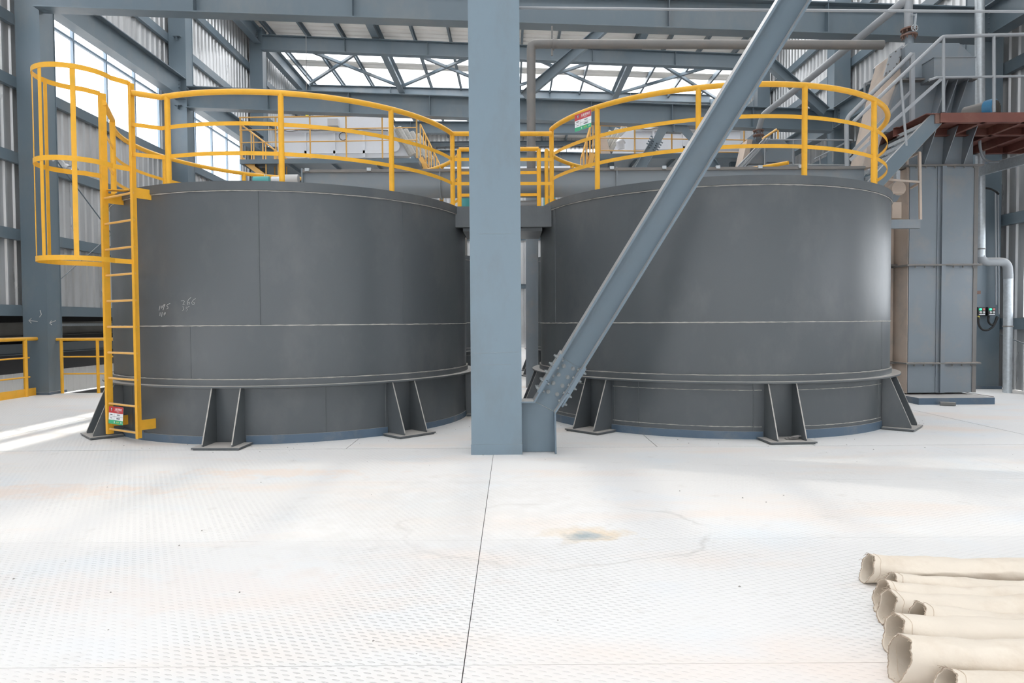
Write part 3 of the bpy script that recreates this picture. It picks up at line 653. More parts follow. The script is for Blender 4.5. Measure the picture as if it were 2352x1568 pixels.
for z in (2.71, .20):
    for p_, L_ in ((sR, .26), (sL, .30)):
        dr = V((.56, .83, 0)) if p_ is sR else V((.6, .8, 0)); mb = MB(); h = .11
        mb.bar(p_-lo*.03+V((0, 0, z)), p_+dr*L_+V((0, 0, z)), .008, h); mb.build('wall_bracket', YEL, t)
mb = MB(); mb.bar(sL-lo*.05+V((0, 0, 2.80)), sL+V((.42, .12, 2.80)), .10, .008); mb.build('step_plate', YEL, t)
def hoop(z):
    pts = []; 
    for i in range(41):
        u = -.62+i/40*(PI+1.24); pts.append(lm+lo*.40+(lt*math.cos(u)+lo*math.sin(u))*.37+V((0, 0, z)))
    return [lm+lt*.30+V((0, 0, z))]+pts+[lm-lt*.30+V((0, 0, z))]
for z in (1.965, 2.95, 3.86):
    mb = MB(); flatbar(mb, hoop(z), .05, .006); mb.build('cage_hoop', YEL, t)
H0 = hoop(0)
for i in (11, 19, 26, 32):
    c_ = H0[i]; n_ = (c_-lm-lo*.35).normalized(); mb = MB(); mb.bar(c_-n_*.005+V((0, 0, 1.94)), c_-n_*.005+V((0, 0, 3.885)), .045, .006, n_); mb.build('cage_strap', YEL, t)
# ================================================================== SIGNS
def text(s, size, pos, xd, yd, m, parent, name='lettering', xscale=1.0, align='CENTER'):
    c = bpy.data.curves.new(name, 'FONT'); c.body = s; c.size = size; c.align_x = align; c.align_y = 'CENTER'; c.extrude = .0004; c.resolution_u = 2
    o = bpy.data.objects.new(name, c); COL.objects.link(o); c.materials.append(m)
    o.parent = parent; xd = V(xd).normalized(); yd = V(yd).normalized(); z = xd.cross(yd)
    mt = Matrix((xd*xscale, yd, z)).transposed().to_4x4(); mt.translation = V(pos)-base_of(parent)
    bpy.context.view_layer.update(); me = bpy.data.meshes.new_from_object(o); me.transform(mt); bpy.data.objects.remove(o)
    q = bpy.data.objects.new(name, me); COL.objects.link(q); q.parent = parent; return q
def sign(label, o, xd, yd, w, h, row2):
    xd = V(xd).normalized(); yd = V(yd).normalized(); n = xd.cross(yd)     # n faces the viewer; o = top left corner
    t = T('equipment_sign', label, 'sign', tuple(o))
    def pl_(x0, x1, y0, y1, m, name, dz=0, th=.0015):
        mb = MB(); p = [o+xd*x0-yd*y0, o+xd*x1-yd*y0, o+xd*x1-yd*y1, o+xd*x0-yd*y1]; mb.prism([q+n*dz for q in p], n*th); return mb.build(name, m, t)
    pl_(0, w, 0, h, WHITES, 'plate'); pl_(0, w, 0, h*.37, REDS, 'red_band', .0016, .0008); pl_(0, w, h*.77, h, GREENS, 'green_band', .0016, .0008)
    pl_(0, w, h*.565, h*.575, INK, 'table_line', .0016, .0006); pl_(w*.37, w*.38, h*.38, h*.765, INK, 'table_line', .0016, .0006)
    pp = lambda fx, fy: o+xd*w*fx-yd*h*fy+n*.0028
    text('五星建筑材', min(h*.155, w*.115), pp(.66, .16), xd, yd, WHITES, t); text('Steel Structure', h*.045, pp(.66, .29), xd, yd, WHITES, t)
    pl_(w*.38, w*.94, h*.245, h*.252, WHITES, 'header_line', .0026, .0004)
    mb = MB(); c_ = pp(.2, .17); mb.prism([c_+xd*w*a+yd*h*b for a, b in ((-.07, .09), (.07, .09), (.05, -.02), (0, -.1), (-.05, -.02))], n*.0004); mb.build('emblem', INK, t)
    mb = MB(); c_ = pp(.2, .17)+n*.0006; mb.prism([c_+xd*w*a+yd*h*b for a, b in ((-.045, .07), (.045, .07), (.012, .03), (.012, -.08), (-.012, -.08), (-.012, .03))], n*.0004); mb.build('emblem', WHITES, t)
    text('设备编号', h*.07, pp(.19, .47), xd, yd, INK, t); text('设备名称', h*.07, pp(.68, .47), xd, yd, INK, t)
    text('3104HC', h*.075, pp(.19, .67), xd, yd, INK, t); text(row2, h*.10, pp(.68, .67), xd, yd, INK, t)
    text('宝', h*.13, pp(.42, .885), xd, yd, WHITES, t); text('冶工程', h*.09, pp(.64, .885), xd, yd, GOLD, t); text('监制', h*.08, pp(.88, .885), xd, yd, WHITES, t)
    return t
n_ = lo
s0 = sL+lt*.045-lo*.005+V((0, 0, .405+.0)); 
YSG = s0.y
tl_ = P(251, 932, sL.y-.02); tr_ = P(284, 935, sL.y-.17)
sign('small red, white and green equipment sign hung on the ladder near the floor', tl_, lt, (0.06, 0, 1), .30, .195, '3#成品仓')
a0_ = oc(1327, 275, RC_, rr_-.0); a1_ = oc(1364, 262, RC_, rr_-.0); pA, pB = pc(RC_, rr_+.045, a0_), pc(RC_, rr_+.045, a1_)
wS = (pB-pA).length
sign('red, white and green equipment sign fixed under the top rail of the right tank', V((pA.x, pA.y, 3.83)), (pB-pA), (0, 0, 1), wS, .205, '3#提晶仓')
# ================================================================== FLOOR RAILINGS ON THE LEFT
YL_ = 12.86
t = T('floor_railing', 'low yellow floor railing right of the left wall column', 'railing', (-7.2, YL_, 0)); zt_ = P(190, 779, YL_).z
mb = MB(); mb.tube([(P(128, 780, YL_).x, YL_, zt_), (-5.6, YL_, zt_)], .03, 10); mb.build('top_rail', YEL, t)
for y_ in (819, 858): z = P(190, y_, YL_).z; mb = MB(); mb.tube([(P(143, 819, YL_).x, YL_, z), (-5.6, YL_, z)], .014, 8); mb.build('mid_rail', YEL, t)
for x_ in (143, 226): mb = MB(); mb.tube([(P(x_, 880, YL_).x, YL_, 0), (P(x_, 880, YL_).x, YL_, zt_)], .028, 10); mb.build('post', YEL, t)
mb = MB(); mb.tube([(-6.3, YL_, 0), (-6.3, YL_, zt_)], .028, 10); mb.build('post', YEL, t)
t = T('floor_railing', 'low yellow floor railing with kick board at the left picture edge', 'railing', (-8.8, 10, 0)); XA = -8.78
mb = MB(); mb.tube([(XA, 4, 1.04), (XA, 12.62, 1.04)], .034, 10); mb.build('top_rail', YEL, t)
for z in (.70, .35): mb = MB(); mb.tube([(XA, 4, z), (XA, 12.4, z)], .015, 8); mb.build('mid_rail', YEL, t)
for y in (12.3, 10.9, 9.4, 7.9, 6.4): mb = MB(); mb.tube([(XA, y, 0), (XA, y, 1.04)], .036, 10); mb.build('post', YEL, t)
mb = MB(); mb.box(XA-.004, XA+.004, 4, 12.55, 0, .14); mb.build('kick_board', YEL, t)
# ---- what lies beyond the open lower left side
lt_ = struct('wall_outer_left', (-11, 14, 0)); mb = MB()
WHW = mat('white_wall_sheet', (.72, .71, .68), .6, vary=.1, scale=1.5)
corr(mb, -11.0, 2, 37, -.37, .22, -1, .26, .012); mb.build('white_sheet', WHW, lt_, smooth=False)
mb = MB(); mb.box(-11.05, -10.98, 2, 37, .22, 1.6); mb.build('black_sheet', BLACKP, lt_)
mb = MB(); mb.box(-11.06, -10.9, 2, 37, -3.6, -.40); mb.build('dark_base', BLACKP, lt_)
mb = MB(); mb.box(-11.1, -9.2, 2, 37, 1.6, 1.66); mb.build('low_roof', BLACKP, lt_)
o = MB(); o.ibeam((-10.8, 2, .76), (-10.8, 36, .76), .24, .16, .016, .01); o = o.build('edge_beam', STEEL); tag(o, 'dark blue edge beam outside the open lower left wall', 'beam')
o = MB(); o.channel((-10.3, 3, 1.08), (-10.3, 30, 1.36), .30, .12, .01); o = o.build('conveyor_frame', mat('dull_galvanised', (.22, .215, .2), .5, metal=.4, vary=.3, scale=3)); tag(o, 'dull galvanised conveyor frame sloping outside the lower left wall', 'conveyor')
o = MB(); o.box(-9.9, -9.86, 14.2, 17.0, 1.26, 1.32); o = o.build('pale_strip', GALV); tag(o, 'short pale metal strip above the low left railing', 'metal strip')
o = MB(); o.box(-9.6, -9.2, 10.4, 12.0, 1.02, 1.36); o = o.build('roller_box', MATS['dull_galvanised']); tag(o, 'dull metal box under the wall girt at the left edge', 'box')
gd = struct('ground', (0, 10, -3.6)); mb = MB(); mb.box(-60, 60, -40, 80, -3.7, -3.6); mb.build('ground_slab', mat('pale_concrete', (.42, .41, .40), .9, vary=.1, scale=.5), gd)
# ---- bulkhead lamp on the left column
t = T('bulkhead_lamp', 'clear glass bulkhead lamp on a bent arm by the left wall column', 'lamp', tuple(P(116, 364, 12.62)))
mb = MB(); p_ = P(116, 364, 12.7); mb.cyl(p_, (1, 0, 0), .05, .09, 14); mb.build('junction_box', GREYP, t)
mb = MB(); mb.tube([P(x, y, 12.6) for x, y in ((118, 364), (128, 362), (142, 368), (152, 380))], .016, 8, rnd=.05); mb.build('bent_arm', GREYP, t)
a_, b_ = P(150, 382, 12.6), P(158, 387, 12.6); mb = MB(); mb.tube([a_, b_], .06, 12); mb.build('lamp_holder', GREYP, t)
mb = MB(); mb.tube([b_, P(162, 389, 12.6), P(170, 391, 12.6), P(176, 393, 12.6), P(178, 394, 12.6)], .07, 14, rr=[.07, .085, .09, .06, .02]); mb.build('glass_globe', LAMPG, t)
# ================================================================== PIPES
YP = 11.5
o = MB(); o.tube([P(1220, 400, YP)+V((0, 0, -.15)), P(1220, 102, YP), P(1240, 101, YP), P(2028, 103, YP)], .074, 16, rnd=.14); o = o.build('grey_pipe', PIPE); tag(o, 'grey pipe coming up behind the bridge and bending right below the top beam', 'pipe')
t = T('pipe_hanger', 'steel hanger strap holding the grey pipe just right of its bend', 'hanger', tuple(P(1268, 100, YP)))
mb = MB(); mb.bar(P(1268, 60, YP), P(1268, 128, YP), .03, .03, (0, 1, 0)); mb.build('strap', PIPE, t); mb = MB(); mb.cyl(P(1271, 102, YP), (1, 0, 0), .088, .03, 16); mb.build('clamp', PIPE, t)
o = MB().tube([P(1222, 868, 13.4)+V((0, 0, -.25)), P(1222, 440, 13.4)], .122, 20).build('round_post', CASING); tag(o, 'round dark grey post standing in the gap between the tanks', 'post')
o = MB(); o.tube([P(1185, 470, 10.6), P(1240, 468, 10.6)], .06, 12); o = o.build('stub_pipe', GREYRAIL); tag(o, 'short pale pipe stub behind the bridge posts', 'pipe')
# diagonal spout pipe from the near elevator head to the far one
t = T('spout_pipe', 'long grey spout pipe sloping down left from the near elevator head to the far one', 'pipe', tuple(P(2085, 70, 11.1)))
pts = [P(2087, 66, 11.1), P(2086, -4, 11.1), P(2070, 8, 11.15), P(1853, 186, 13.3), P(1752, 264, 15.6), P(1742, 300, 15.9)]
mb = MB(); mb.tube(pts, .065, 14, rnd=.16, rr=None); mb.build('pipe_run', GREYRAIL, t)
for (px_, py_, Y_) in ((2088, 68, 11.1), (2088, 82, 11.1), (1742, 300, 15.9), (1742, 311, 15.9)):
    mb = MB(); c_ = P(px_, py_, Y_); mb.cyl(c_, (0, 0, 1), .125, .022, 20); mb.build('flange', RUST, t)
    for k in range(8): b_ = MB(); b_.cyl(c_+V((.1*math.cos(k*.785), .1*math.sin(k*.785), -.02)), (0, 0, 1), .009, .07, 6); b_.build('bolt', RUST, t)
mb = MB(); mb.tube([P(2089, 75, 11.1), P(2089, 105, 11.1)], .065, 14); mb.build('lower_pipe', CASING, t)
hw = T('valve_handwheel', 'small spoked chain wheel hanging beside the rusty pipe flange', 'valve', tuple(P(2100, 65, 10.9)))
c_ = P(2101, 64, 10.9); mb = MB(); mb.tube([c_+V((.05*math.cos(a*.3927), 0, .05*math.sin(a*.3927))) for a in range(16)], .008, 6, closed=True); mb.build('rim', GALV, hw)
for k in range(3): mb = MB(); v_ = V((math.cos(k*1.047), 0, math.sin(k*1.047)))*.05; mb.tube([c_-v_, c_+v_], .006, 6); mb.build('spoke', GALV, hw)
mb = MB(); mb.bar(c_, P(2104, 32, 10.9), .018, .03, (0, 1, 0)); mb.bar(P(2104, 34, 10.9), P(2088, 34, 11.1), .02, .02); mb.build('arm', GALV, hw)
# ================================================================== SCREW CONVEYOR BEHIND THE RAILINGS
YT = 10.55
t = T('screw_conveyor', 'long grey trough conveyor lying over both tanks behind the railings', 'conveyor', (0, YT, 3.3)); zt = P(1250, 389, YT-.17).z; xa, xb = P(697, 400, YT-.17).x, P(1985, 400, YT-.17).x
sec = [(-.17, zt), (-.17, zt-.22)]+[(-.17*math.cos(k*PI/10), zt-.22-.17*math.sin(k*PI/10)) for k in range(1, 10)]+[(.17, zt-.22), (.17, zt)]
mb = MB(); mb.prism([(xa, YT+a, z) for a, z in sec], (xb-xa, 0, 0)); mb.build('trough', CASING, t)
mb = MB(); mb.box(xa, xb, YT-.21, YT+.21, zt, zt+.012); mb.box(xa, xb, YT-.21, YT-.17, zt-.03, zt); mb.build('lid', PIPE, t)
for px_ in (1417, 1010):
    x_ = P(px_, 400, YT-.2).x; mb = MB(); mb.prism([(x_-.01, YT+a*1.2, zt-.2+(z-zt+.2)*1.15) for a, z in sec], (.02, 0, 0)); mb.build('joint_flange', CASING, t)
mb = MB(); mb.box(xa-.02, xa, YT-.22, YT+.22, zt-.42, zt+.03); mb.build('end_plate', CASING, t)
for px_ in (706, 848, 1405, 1525, 1648, 1745, 1838):
    x_ = P(px_, 390, YT-.2).x; mb = MB(); mb.box(x_-.03, x_+.03, YT-.235, YT-.19, zt-.015, zt+.03); mb.build('lid_clip', GALV, t)
t = T('drive_motor', 'small drive motor at the left end of the trough conveyor', 'motor', tuple(P(650, 412, YT)))
mb = MB(); c_ = P(668, 412, YT); mb.cyl(c_, (1, 0, 0), .075, .24, 18); mb.build('coupling_guard', GREYP, t)
mb = MB(); c_ = P(635, 412, YT); mb.cyl(c_, (1, 0, 0), .045, .14, 12); mb.build('gearbox', WHITEM, t)
mb = MB(); c_ = P(601, 414, YT); mb.cyl(c_, (1, 0, 0), .06, .24, 16); mb.build('motor_body', TEAL, t)
mb = MB(); mb.tube([P(610, 411, YT)+V((.02*math.cos(a*.785), 0, .02*math.sin(a*.785)+.05)) for a in range(8)], .005, 5, closed=True); mb.build('lifting_eye', GALV, t)
for px_ in (1068, 1262):
    t = T('teal_drum', 'little teal drum on a stand glimpsed low behind the %s tank railing' % ('left' if px_ < 1100 else 'right'), 'drum', (P(px_, 452, 15.9).x, 15.9, 2.76)); c_ = P(px_, 447, 15.9)
    mb = MB(); mb.tube([c_-V((0, 0, .45)), c_], .14, 16); mb.build('drum_body', TEAL, t); mb = MB(); mb.tube([V((c_.x, 15.9, 2.76)), c_-V((0, 0, .45))], .04, 8); mb.build('stand', PIPE, t)
o = MB().prism([P(x, y, 10.6) for x, y in ((718, 409), (745, 412), (737, 408), (722, 405))], (0, .12, .0)).build('small_plate', GALV); tag(o, 'small bent metal plate lying on the left tank rim', 'plate')
# ================================================================== FRAME BRACES BEHIND
def brace(label, a, b, Y, w=.24):
    t = T('frame_brace', label, 'brace', tuple(P(*a, Y))); p, q = P(*a, Y), P(*b, Y); d = (q-p).normalized(); up = V((-d.z, 0, d.x)); mb = MB(); mb.ibeam(p, q, w, .22, .014, .01, up); mb.build('beam_body', STEEL, t); return t
brace('diagonal brace running up right behind the vertical grey pipe', (1203, 222), (1440, 20), 18.0, .24)
brace('diagonal brace coming down to the second right column', (1765, 142), (1895, 258), 18.0, .24)
YV = 18.25
t = T('frame_brace', 'inverted V brace with bolted legs hanging below the mid-hall beam', 'brace', tuple(P(1545, 290, YV)))
mb = MB(); mb.prism([P(x, y, YV) for x, y in ((1517, 283), (1575, 283), (1612, 335), (1603, 344), (1566, 305), (1530, 304), (1507, 345), (1493, 335))], (0, .014, 0)); mb.build('gusset', STEEL, t)
mb = MB(); mb.bar(P(1531, 304, YV)+V((0, .0, 0)), P(1566, 305, YV), .2, .016); mb.build('lower_flange', STEEL, t)
mb = MB(); mb.bar(P(1547, 284, YV-.1), P(1547, 303, YV-.1), .012, .2, (0, 1, 0)); mb.build('stiffener', STEEL, t)
for a, b in (((1507, 322), (1462, 400)), ((1600, 330), (1650, 400))):
    p, q = P(*a, YV), P(*b, YV); d = (q-p).normalized(); mb = MB(); mb.ibeam(p, q, .26, .22, .014, .01, V((-d.z, 0, d.x))); mb.build('leg', STEEL, t)
    for i in range(4):
        for j in (-1, 1):
            c_ = p.lerp(q, .05+.06*i)+V((-d.z, 0, d.x))*j*.055+V((0, -.02, 0)); m_ = MB(); m_.cyl(c_, (0, 1, 0), .02, .05, 8); m_.build('bolt', STEEL, t)
        for j in (-1, 1):
            c_ = p.lerp(q, .0+.07*i)+V((-d.z, 0, d.x))*j*.15+V((0, -.08, 0)); m_ = MB(); m_.cyl(c_, V((-d.z, 0, d.x)), .02, .07, 8); m_.build('bolt', STEEL, t)
# ================================================================== SCREENING MACHINES ON THEIR PLATFORMS
def thin_rail(label, tops, zs_off, posts, Y, zb, m=YELF, r=.02, group=None):
    a, b = tops; t = T('platform_railing', label, 'railing', (a.x, a.y, zb)); mb = MB(); mb.tube([a, b], r, 8); mb.build('top_rail', m, t)
    for dz in zs_off: mb = MB(); mb.tube([a-V((0, 0, dz)), b-V((0, 0, dz))], r*.8, 6); mb.build('mid_rail', m, t)
    for p in posts:
        f = (p-a.x)/(b.x-a.x); c_ = a.lerp(b, f); mb = MB(); mb.tube([V((c_.x, c_.y, zb)), c_], r, 8); mb.build('post', m, t)
    return t
YM = 18.9
def slab(label, x0, x1, y0, y1, z, h=.12, m=STEEL):
    t = T('machine_platform', label, 'platform', (x0, y0, z)); mb = MB(); mb.box(x0, x1, y0, y1, z-.02, z); mb.build('deck', m, t)
    for yy in (y0, y1-.06): mb = MB(); mb.channel((x0, yy, z-h/2), (x1, yy, z-h/2), h, .06, .008, side=-1 if yy == y0 else 1); mb.build('edge_channel', m, t)
    n = max(2, int((x1-x0)/1.0))
    for i in range(n+1): x = x0+.03+(x1-x0-.06)*i/n; mb = MB(); mb.box(x-.03, x+.03, y0+.06, y1-.06, z-h, z-.02); mb.build('joist', m, t)
    return t
x0, x1 = P(551, 366, YM).x, P(961, 360, YM).x; zp = P(700, 365, YM).z
slab('grey machine platform behind the left tank railing, dark underneath', x0, x1, YM, 21.6, zp)
thin_rail('thin yellow railing along the machine platform behind the left tank', (P(549, 270, YM), P(958, 264, YM)), (.34, .68), [P(x, 300, YM).x for x in (552, 633, 712, 795, 878, 957)], YM, zp)
def machine(label, xa, xb, ya, yb, Y, split, seams, hatch=True):
    t = T('screening_machine', label, 'machine', (P(xa, yb, Y).x, Y, P(xa, yb, Y).z)); a, b = P(xa, ya, Y), P(xb, yb, Y); z0, z1 = b.z, a.z; x0, x1 = a.x, b.x
    mb = MB(); mb.box(x0, x1, Y, Y+1.6, z0, z1); mb.build('housing', WHITEM, t); zm = P(xa, split, Y).z
    mb = MB(); mb.box(x0-.02, x1+.02, Y-.06, Y, zm-.03, zm+.03); mb.build('rim_angle', WHITEM, t)
    mb = MB(); mb.box(x0-.02, x1+.02, Y-.05, Y, z0+.12, z0+.2); mb.build('rim_angle', WHITEM, t)
    for s_ in seams: x = P(s_, 300, Y).x; mb = MB(); mb.box(x-.03, x+.03, Y-.05, Y, z0, zm); mb.build('rib', WHITEM, t)
    mb = MB(); rr2 = random.Random(2); mb.tube([V((x0+(x1-x0)*i/20, Y-.09, zm+.03+rr2.uniform(-.02, .02))) for i in range(21)], .018, 6); mb.build('cable_run', PIPE, t)
    return t, x0, x1, z0, z1
t, x0, x1, z0, z1 = machine('long pale grey screening machine on the platform behind the left tank', 636, 893, 267, 362, 19.7, 304, (702, 768, 836))
for px_ in (672, 690, 745, 793, 826, 868):
    c_ = P(px_, 264, 19.9); m_ = MB(); m_.tube([c_-V((0, 0, .02)), c_+V((0, 0, .09))], .012, 6); m_.tube([c_+V((0, 0, .09)), c_+V((0, 0, .105))], .07, 14); m_.build('valve_knob', PIPE, t)
m_ = MB(); a_, b_ = P(752, 272, 19.5), P(776, 288, 19.5); m_.box(a_.x, b_.x, 19.5, 19.7, b_.z, a_.z); m_.build('control_box', GREYP, t)
m_ = MB(); c_ = P(788, 313, 19.55); m_.tube([c_+V((.11*math.cos(a*.26), .01*math.sin(a), .11*math.sin(a*.26))) for a in range(48)], .01, 6); m_.build('cable_coil', RUBBER, t)
def hoses(label, a, b, Y, n, side):
    t = T('flexible_hose_bank', label, 'hose', tuple(P(*b, Y))); p, q = P(*a, Y), P(*b, Y); d = (q-p)
    for k in range(n):
        off = V((side*.0+.15*k*side, .25*k, 0)); mb = MB(); L = 26; u = d.normalized(); w = V((u.z, 0, -u.x)); v = V((0, 1, 0)); pts = []
        for i in range(L*8+1): an = i*PI/4; pts.append(p+off+d*(i/(L*8))+(w*math.cos(an)+v*math.sin(an))*.10)
        mb.tube(pts, .022, 5); mb.build('hose_coil', HOSE, t)
        mb = MB(); mb.tube([p+off, q+off], .085, 10); mb.build('hose_core', MATS['galvanised_steel'], t)
    return t
hoses('row of grey coiled hoses at the right end of the left screening machine', (913, 294), (948, 356), 19.8, 4, 1)
t = T('discharge_hood', 'white sloping discharge hood beside the coiled hoses, left machine', 'hood', tuple(P(900, 340, 19.7)))
mb = MB(); mb.prism([P(x, y, 19.9) for x, y in ((893, 290), (912, 300), (938, 358), (893, 358))], (0, 1.2, 0)); mb.build('hood_body', WHITEM, t); mb = MB(); mb.tube([P(905, 335, 19.7), P(905, 335, 20.3)], .16, 16); mb.build('round_port', WHITEM, t)
def yellow_stair(label, a, b, Y, w, nsteps, m=YELF, h=.95):
    t = T('yellow_stair', label, 'stair', tuple(P(*b, Y))); p, q = P(*a, Y), P(*b, Y)
    for k in (0, 1):
        o_ = V((0, w*k, 0)); mb = MB(); mb.bar(p+o_, q+o_, .03, .13); mb.build('stringer', m, t)
        mb = MB(); mb.tube([p+o_+V((0, 0, h)), q+o_+V((0, 0, h))], .02, 8); mb.build('handrail', m, t)
        for f in (0, .33, .66, 1): c_ = p.lerp(q, f)+o_; mb = MB(); mb.tube([c_, c_+V((0, 0, h))], .018, 6); mb.build('baluster', m, t)
    for i in range(nsteps): c_ = p.lerp(q, (i+.5)/nsteps); mb = MB(); mb.box(c_.x-.1, c_.x+.1, c_.y, c_.y+w, c_.z-.015, c_.z); mb.build('tread', m, t)
    return t
yellow_stair('thin yellow stair at the left end of the machine platform', (556, 366), (640, 430), 19.0, .7, 7, h=.95)
yellow_stair('thin yellow stair coming down right of the left machine platform', (966, 362), (1004, 440), 19.6, .7, 8)
t = T('hoist_hook', 'yellow hoist block with red hook above the left machine', 'hook', tuple(P(705, 265, 19.4)))
mb = MB(); mb.cyl(P(705, 263, 19.4), (0, 1, 0), .045, .05, 16); mb.build('block', mat('lemon_yellow', (.85, .75, .08), .4), t); mb = MB(); mb.tube([P(700, 254, 19.4), P(705, 257, 19.4), P(711, 253, 19.4)], .02, 6); mb.build('hook', LRED, t); mb = MB(); mb.tube([P(705, 238, 19.4)+V((0, 0, 1.9)), P(705, 256, 19.4)], .008, 6); mb.build('wire', PIPE, t)
# right machine
x0, x1 = P(1378, 352, YM).x, P(1735, 362, YM).x; zp = P(1500, 352, YM).z
slab('grey machine platform behind the right tank railing, dark underneath', x0, x1, YM, 21.6, zp, .14)
thin_rail('thin yellow railing on the machine platform behind the right tank', (P(1375, 288, YM), P(1735, 293, YM)), (.34, .68), [P(x, 300, YM).x for x in (1378, 1458, 1543, 1630, 1709)], YM, zp)
machine('long pale grey screening machine on the platform behind the right tank', 1455, 1700, 280, 352, 19.8, 300, (1500, 1570, 1640))
hoses('row of grey coiled hoses at the left end of the right screening machine', (1436, 292), (1404, 350), 19.8, 3, -1)
o = MB().prism([P(x, y, 19.6) for x, y in ((1378, 305), (1390, 305), (1403, 354), (1372, 354))], (0, .8, 0)).build('cream_chute', CREAM); tag(o, 'cream wedge shaped chute left of the right machine hoses', 'chute')
t = T('discharge_hood', 'white hood with round motor between hoses and housing, right machine', 'hood', tuple(P(1430, 340, 19.6)))
mb = MB(); mb.prism([P(x, y, 19.6) for x, y in ((1405, 354), (1425, 315), (1440, 300), (1455, 300), (1455, 354))], (0, 1, 0)); mb.build('hood_body', WHITEM, t)
mb = MB(); mb.tube([P(1427, 342, 19.3), P(1424, 328, 19.3), P(1430, 322, 19.3)], .12, 14, rr=[.1, .13, .12]); mb.build('vibrator_motor', WHITEM, t)
yellow_stair('thin yellow stair going up to the right machine platform', (1362, 352), (1340, 430), 19.4, .7, 8)
t = T('pale_duct', 'long pale duct lying low behind the bridge railings', 'duct', (0, 22.4, 5.8)); da, db = P(1020, 383, 22.4), P(1352, 390, 22.4)
mb = MB(); mb.box(da.x, db.x, 22.4, 22.9, db.z, da.z); mb.build('duct_body', WHITEM, t)
for x in (da.x+.5, db.x-.5): mb = MB(); mb.box(x-.07, x+.07, 22.55, 22.7, 0, db.z); mb.build('leg', STEEL, t)
# platform legs standing on the floor, hidden behind the tanks
for (x0_, x1_, z_) in ((P(551, 366, YM).x, P(961, 360, YM).x, P(700, 365, YM).z), (P(1378, 352, YM).x, P(1735, 362, YM).x, P(1500, 352, YM).z)):
    par = [o for o in COL.objects if o.name.startswith('machine_platform') and abs(o.location.x-x0_) < .01][0]
    for yy in (19.6, 21.2):
        for xx in (x0_+.4, x1_-.4): mb = MB(); mb.box(xx-.08, xx+.08, yy-.08, yy+.08, 0, z_-.1); mb.build('leg', STEEL, par)
# ================================================================== NEAR BUCKET ELEVATOR (right)
YE = 10.8
def X_(px, py=500, Y=YE): return P(px, py, Y).x
def Z_(px, py, Y=YE): return P(px, py, Y).z
el = T('bucket_elevator', 'tall grey bolted elevator casing with ribbed top and hopper head at the right', 'elevator', (6.8, YE, 0))
ex0, ex1, DP = X_(2087, 700), X_(2241, 700), .95
zf = [Z_(2160, 380), Z_(2160, 608), Z_(2160, 833), .13]
for i in range(3):
    zt_, zb_ = zf[i], zf[i+1]
    mb = MB(); mb.box(ex0, ex1, YE, YE+DP, zb_, zt_); mb.build('casing_section', CASING, el)
    mb = MB(); xm = X_(2161, 600); mb.box(xm-.07, xm-.02, YE-.012, YE, zb_, zt_); mb.box(xm-.02, xm+.045, YE-.055, YE, zb_, zt_); mb.build('stiffener', CASING, el)
    mb = MB(); mb.box(ex1-.05, ex1+.012, YE-.012, YE+.0, zb_, zt_); mb.build('edge_angle', PIPE, el)
for z in zf[:3]:
    mb = MB(); mb.box(ex0-.06, ex1+.06, YE-.06, YE+DP+.06, z-.018, z+.006); mb.build('bolted_flange', PIPE, el)
    mb = MB(); mb.box(ex0-.05, ex1+.05, YE-.05, YE+DP+.05, z+.006, z+.009); mb.build('dust_layer', CREAM, el)
    for k in range(7):
        x = ex0+.08+(ex1-ex0-.16)*k/6; mb = MB(); mb.cyl((x, YE-.035, z-.018), (0, 0, 1), .012, .06, 6); mb.build('bolt', PIPE, el)
mb = MB(); mb.box(ex0-.12, X_(2285, 920, 10.3), 10.3, YE+DP+.2, 0, .10); mb.build('plinth', BLUEK, el)
mb = MB(); mb.box(ex1+.02, X_(2283, 920, 10.4), 10.4, YE+DP, .10, .106); mb.build('sand_bed', RUST, el)
# ribbed transition under the platform
z0, z1 = zf[0], Z_(2180, 300)
mb = MB(); mb.box(X_(2092, 340), X_(2240, 340), YE+.05, YE+DP, z0, z1); mb.build('transition_box', CASING, el)
for px_ in (2122, 2168, 2212):
    a_ = X_(px_, 380); b_ = X_(px_+5, 305); mb = MB(); mb.prism([(a_, YE+.05, z0+.01), (a_, YE-.0, z0+.01), (b_, YE-.28, z1), (b_, YE+.05, z1)], (.012, 0, 0)); mb.build('rib', CASING, el)
# body above the platform and octagonal head
h0, h1 = Z_(2180, 262), Z_(2180, 178)
mb = MB(); mb.prism([P(x, y, YE+.15) for x, y in ((2026, 303), (2238, 300), (2240, 180), (2070, 180), (2056, 216))], (0, DP-.1, 0)); mb.build('upper_body', CASING, el)
for px_ in (2158, 2180, 2204):
    mb = MB(); mb.prism([(X_(px_+10, 180), YE+.15, Z_(px_, 182)), (X_(px_+10, 180), YE-.12, Z_(px_, 182)), (X_(px_-8, 250), YE+.0, Z_(px_, 262)), (X_(px_-8, 250), YE+.15, Z_(px_, 262))], (.012, 0, 0)); mb.build('rib', CASING, el)
mb = MB(); mb.prism([P(x, y, YE+.1) for x, y in ((2082, 178), (2240, 178), (2240, 134), (2203, 99), (2086, 99), (2078, 108))], (0, DP, 0)); mb.build('head_hood', CASING, el)
mb = MB(); a_, b_ = P(2075, 182, YE), P(2248, 176, YE); mb.box(a_.x, b_.x, YE+.02, YE+DP+.15, a_.z, a_.z+.02); mb.build('bolted_flange', PIPE, el)
mb = MB(); a_, b_ = P(2145, 178, YE-.2), P(2240, 132, YE-.2); mb.box(a_.x, b_.x, YE-.2, YE+.2, a_.z, b_.z); mb.build('bearing_box', CASING, el)
mb = MB(); mb.box(a_.x-.01, b_.x+.01, YE-.21, YE+.2, b_.z, b_.z+.012); mb.build('box_rim', CASING, el)
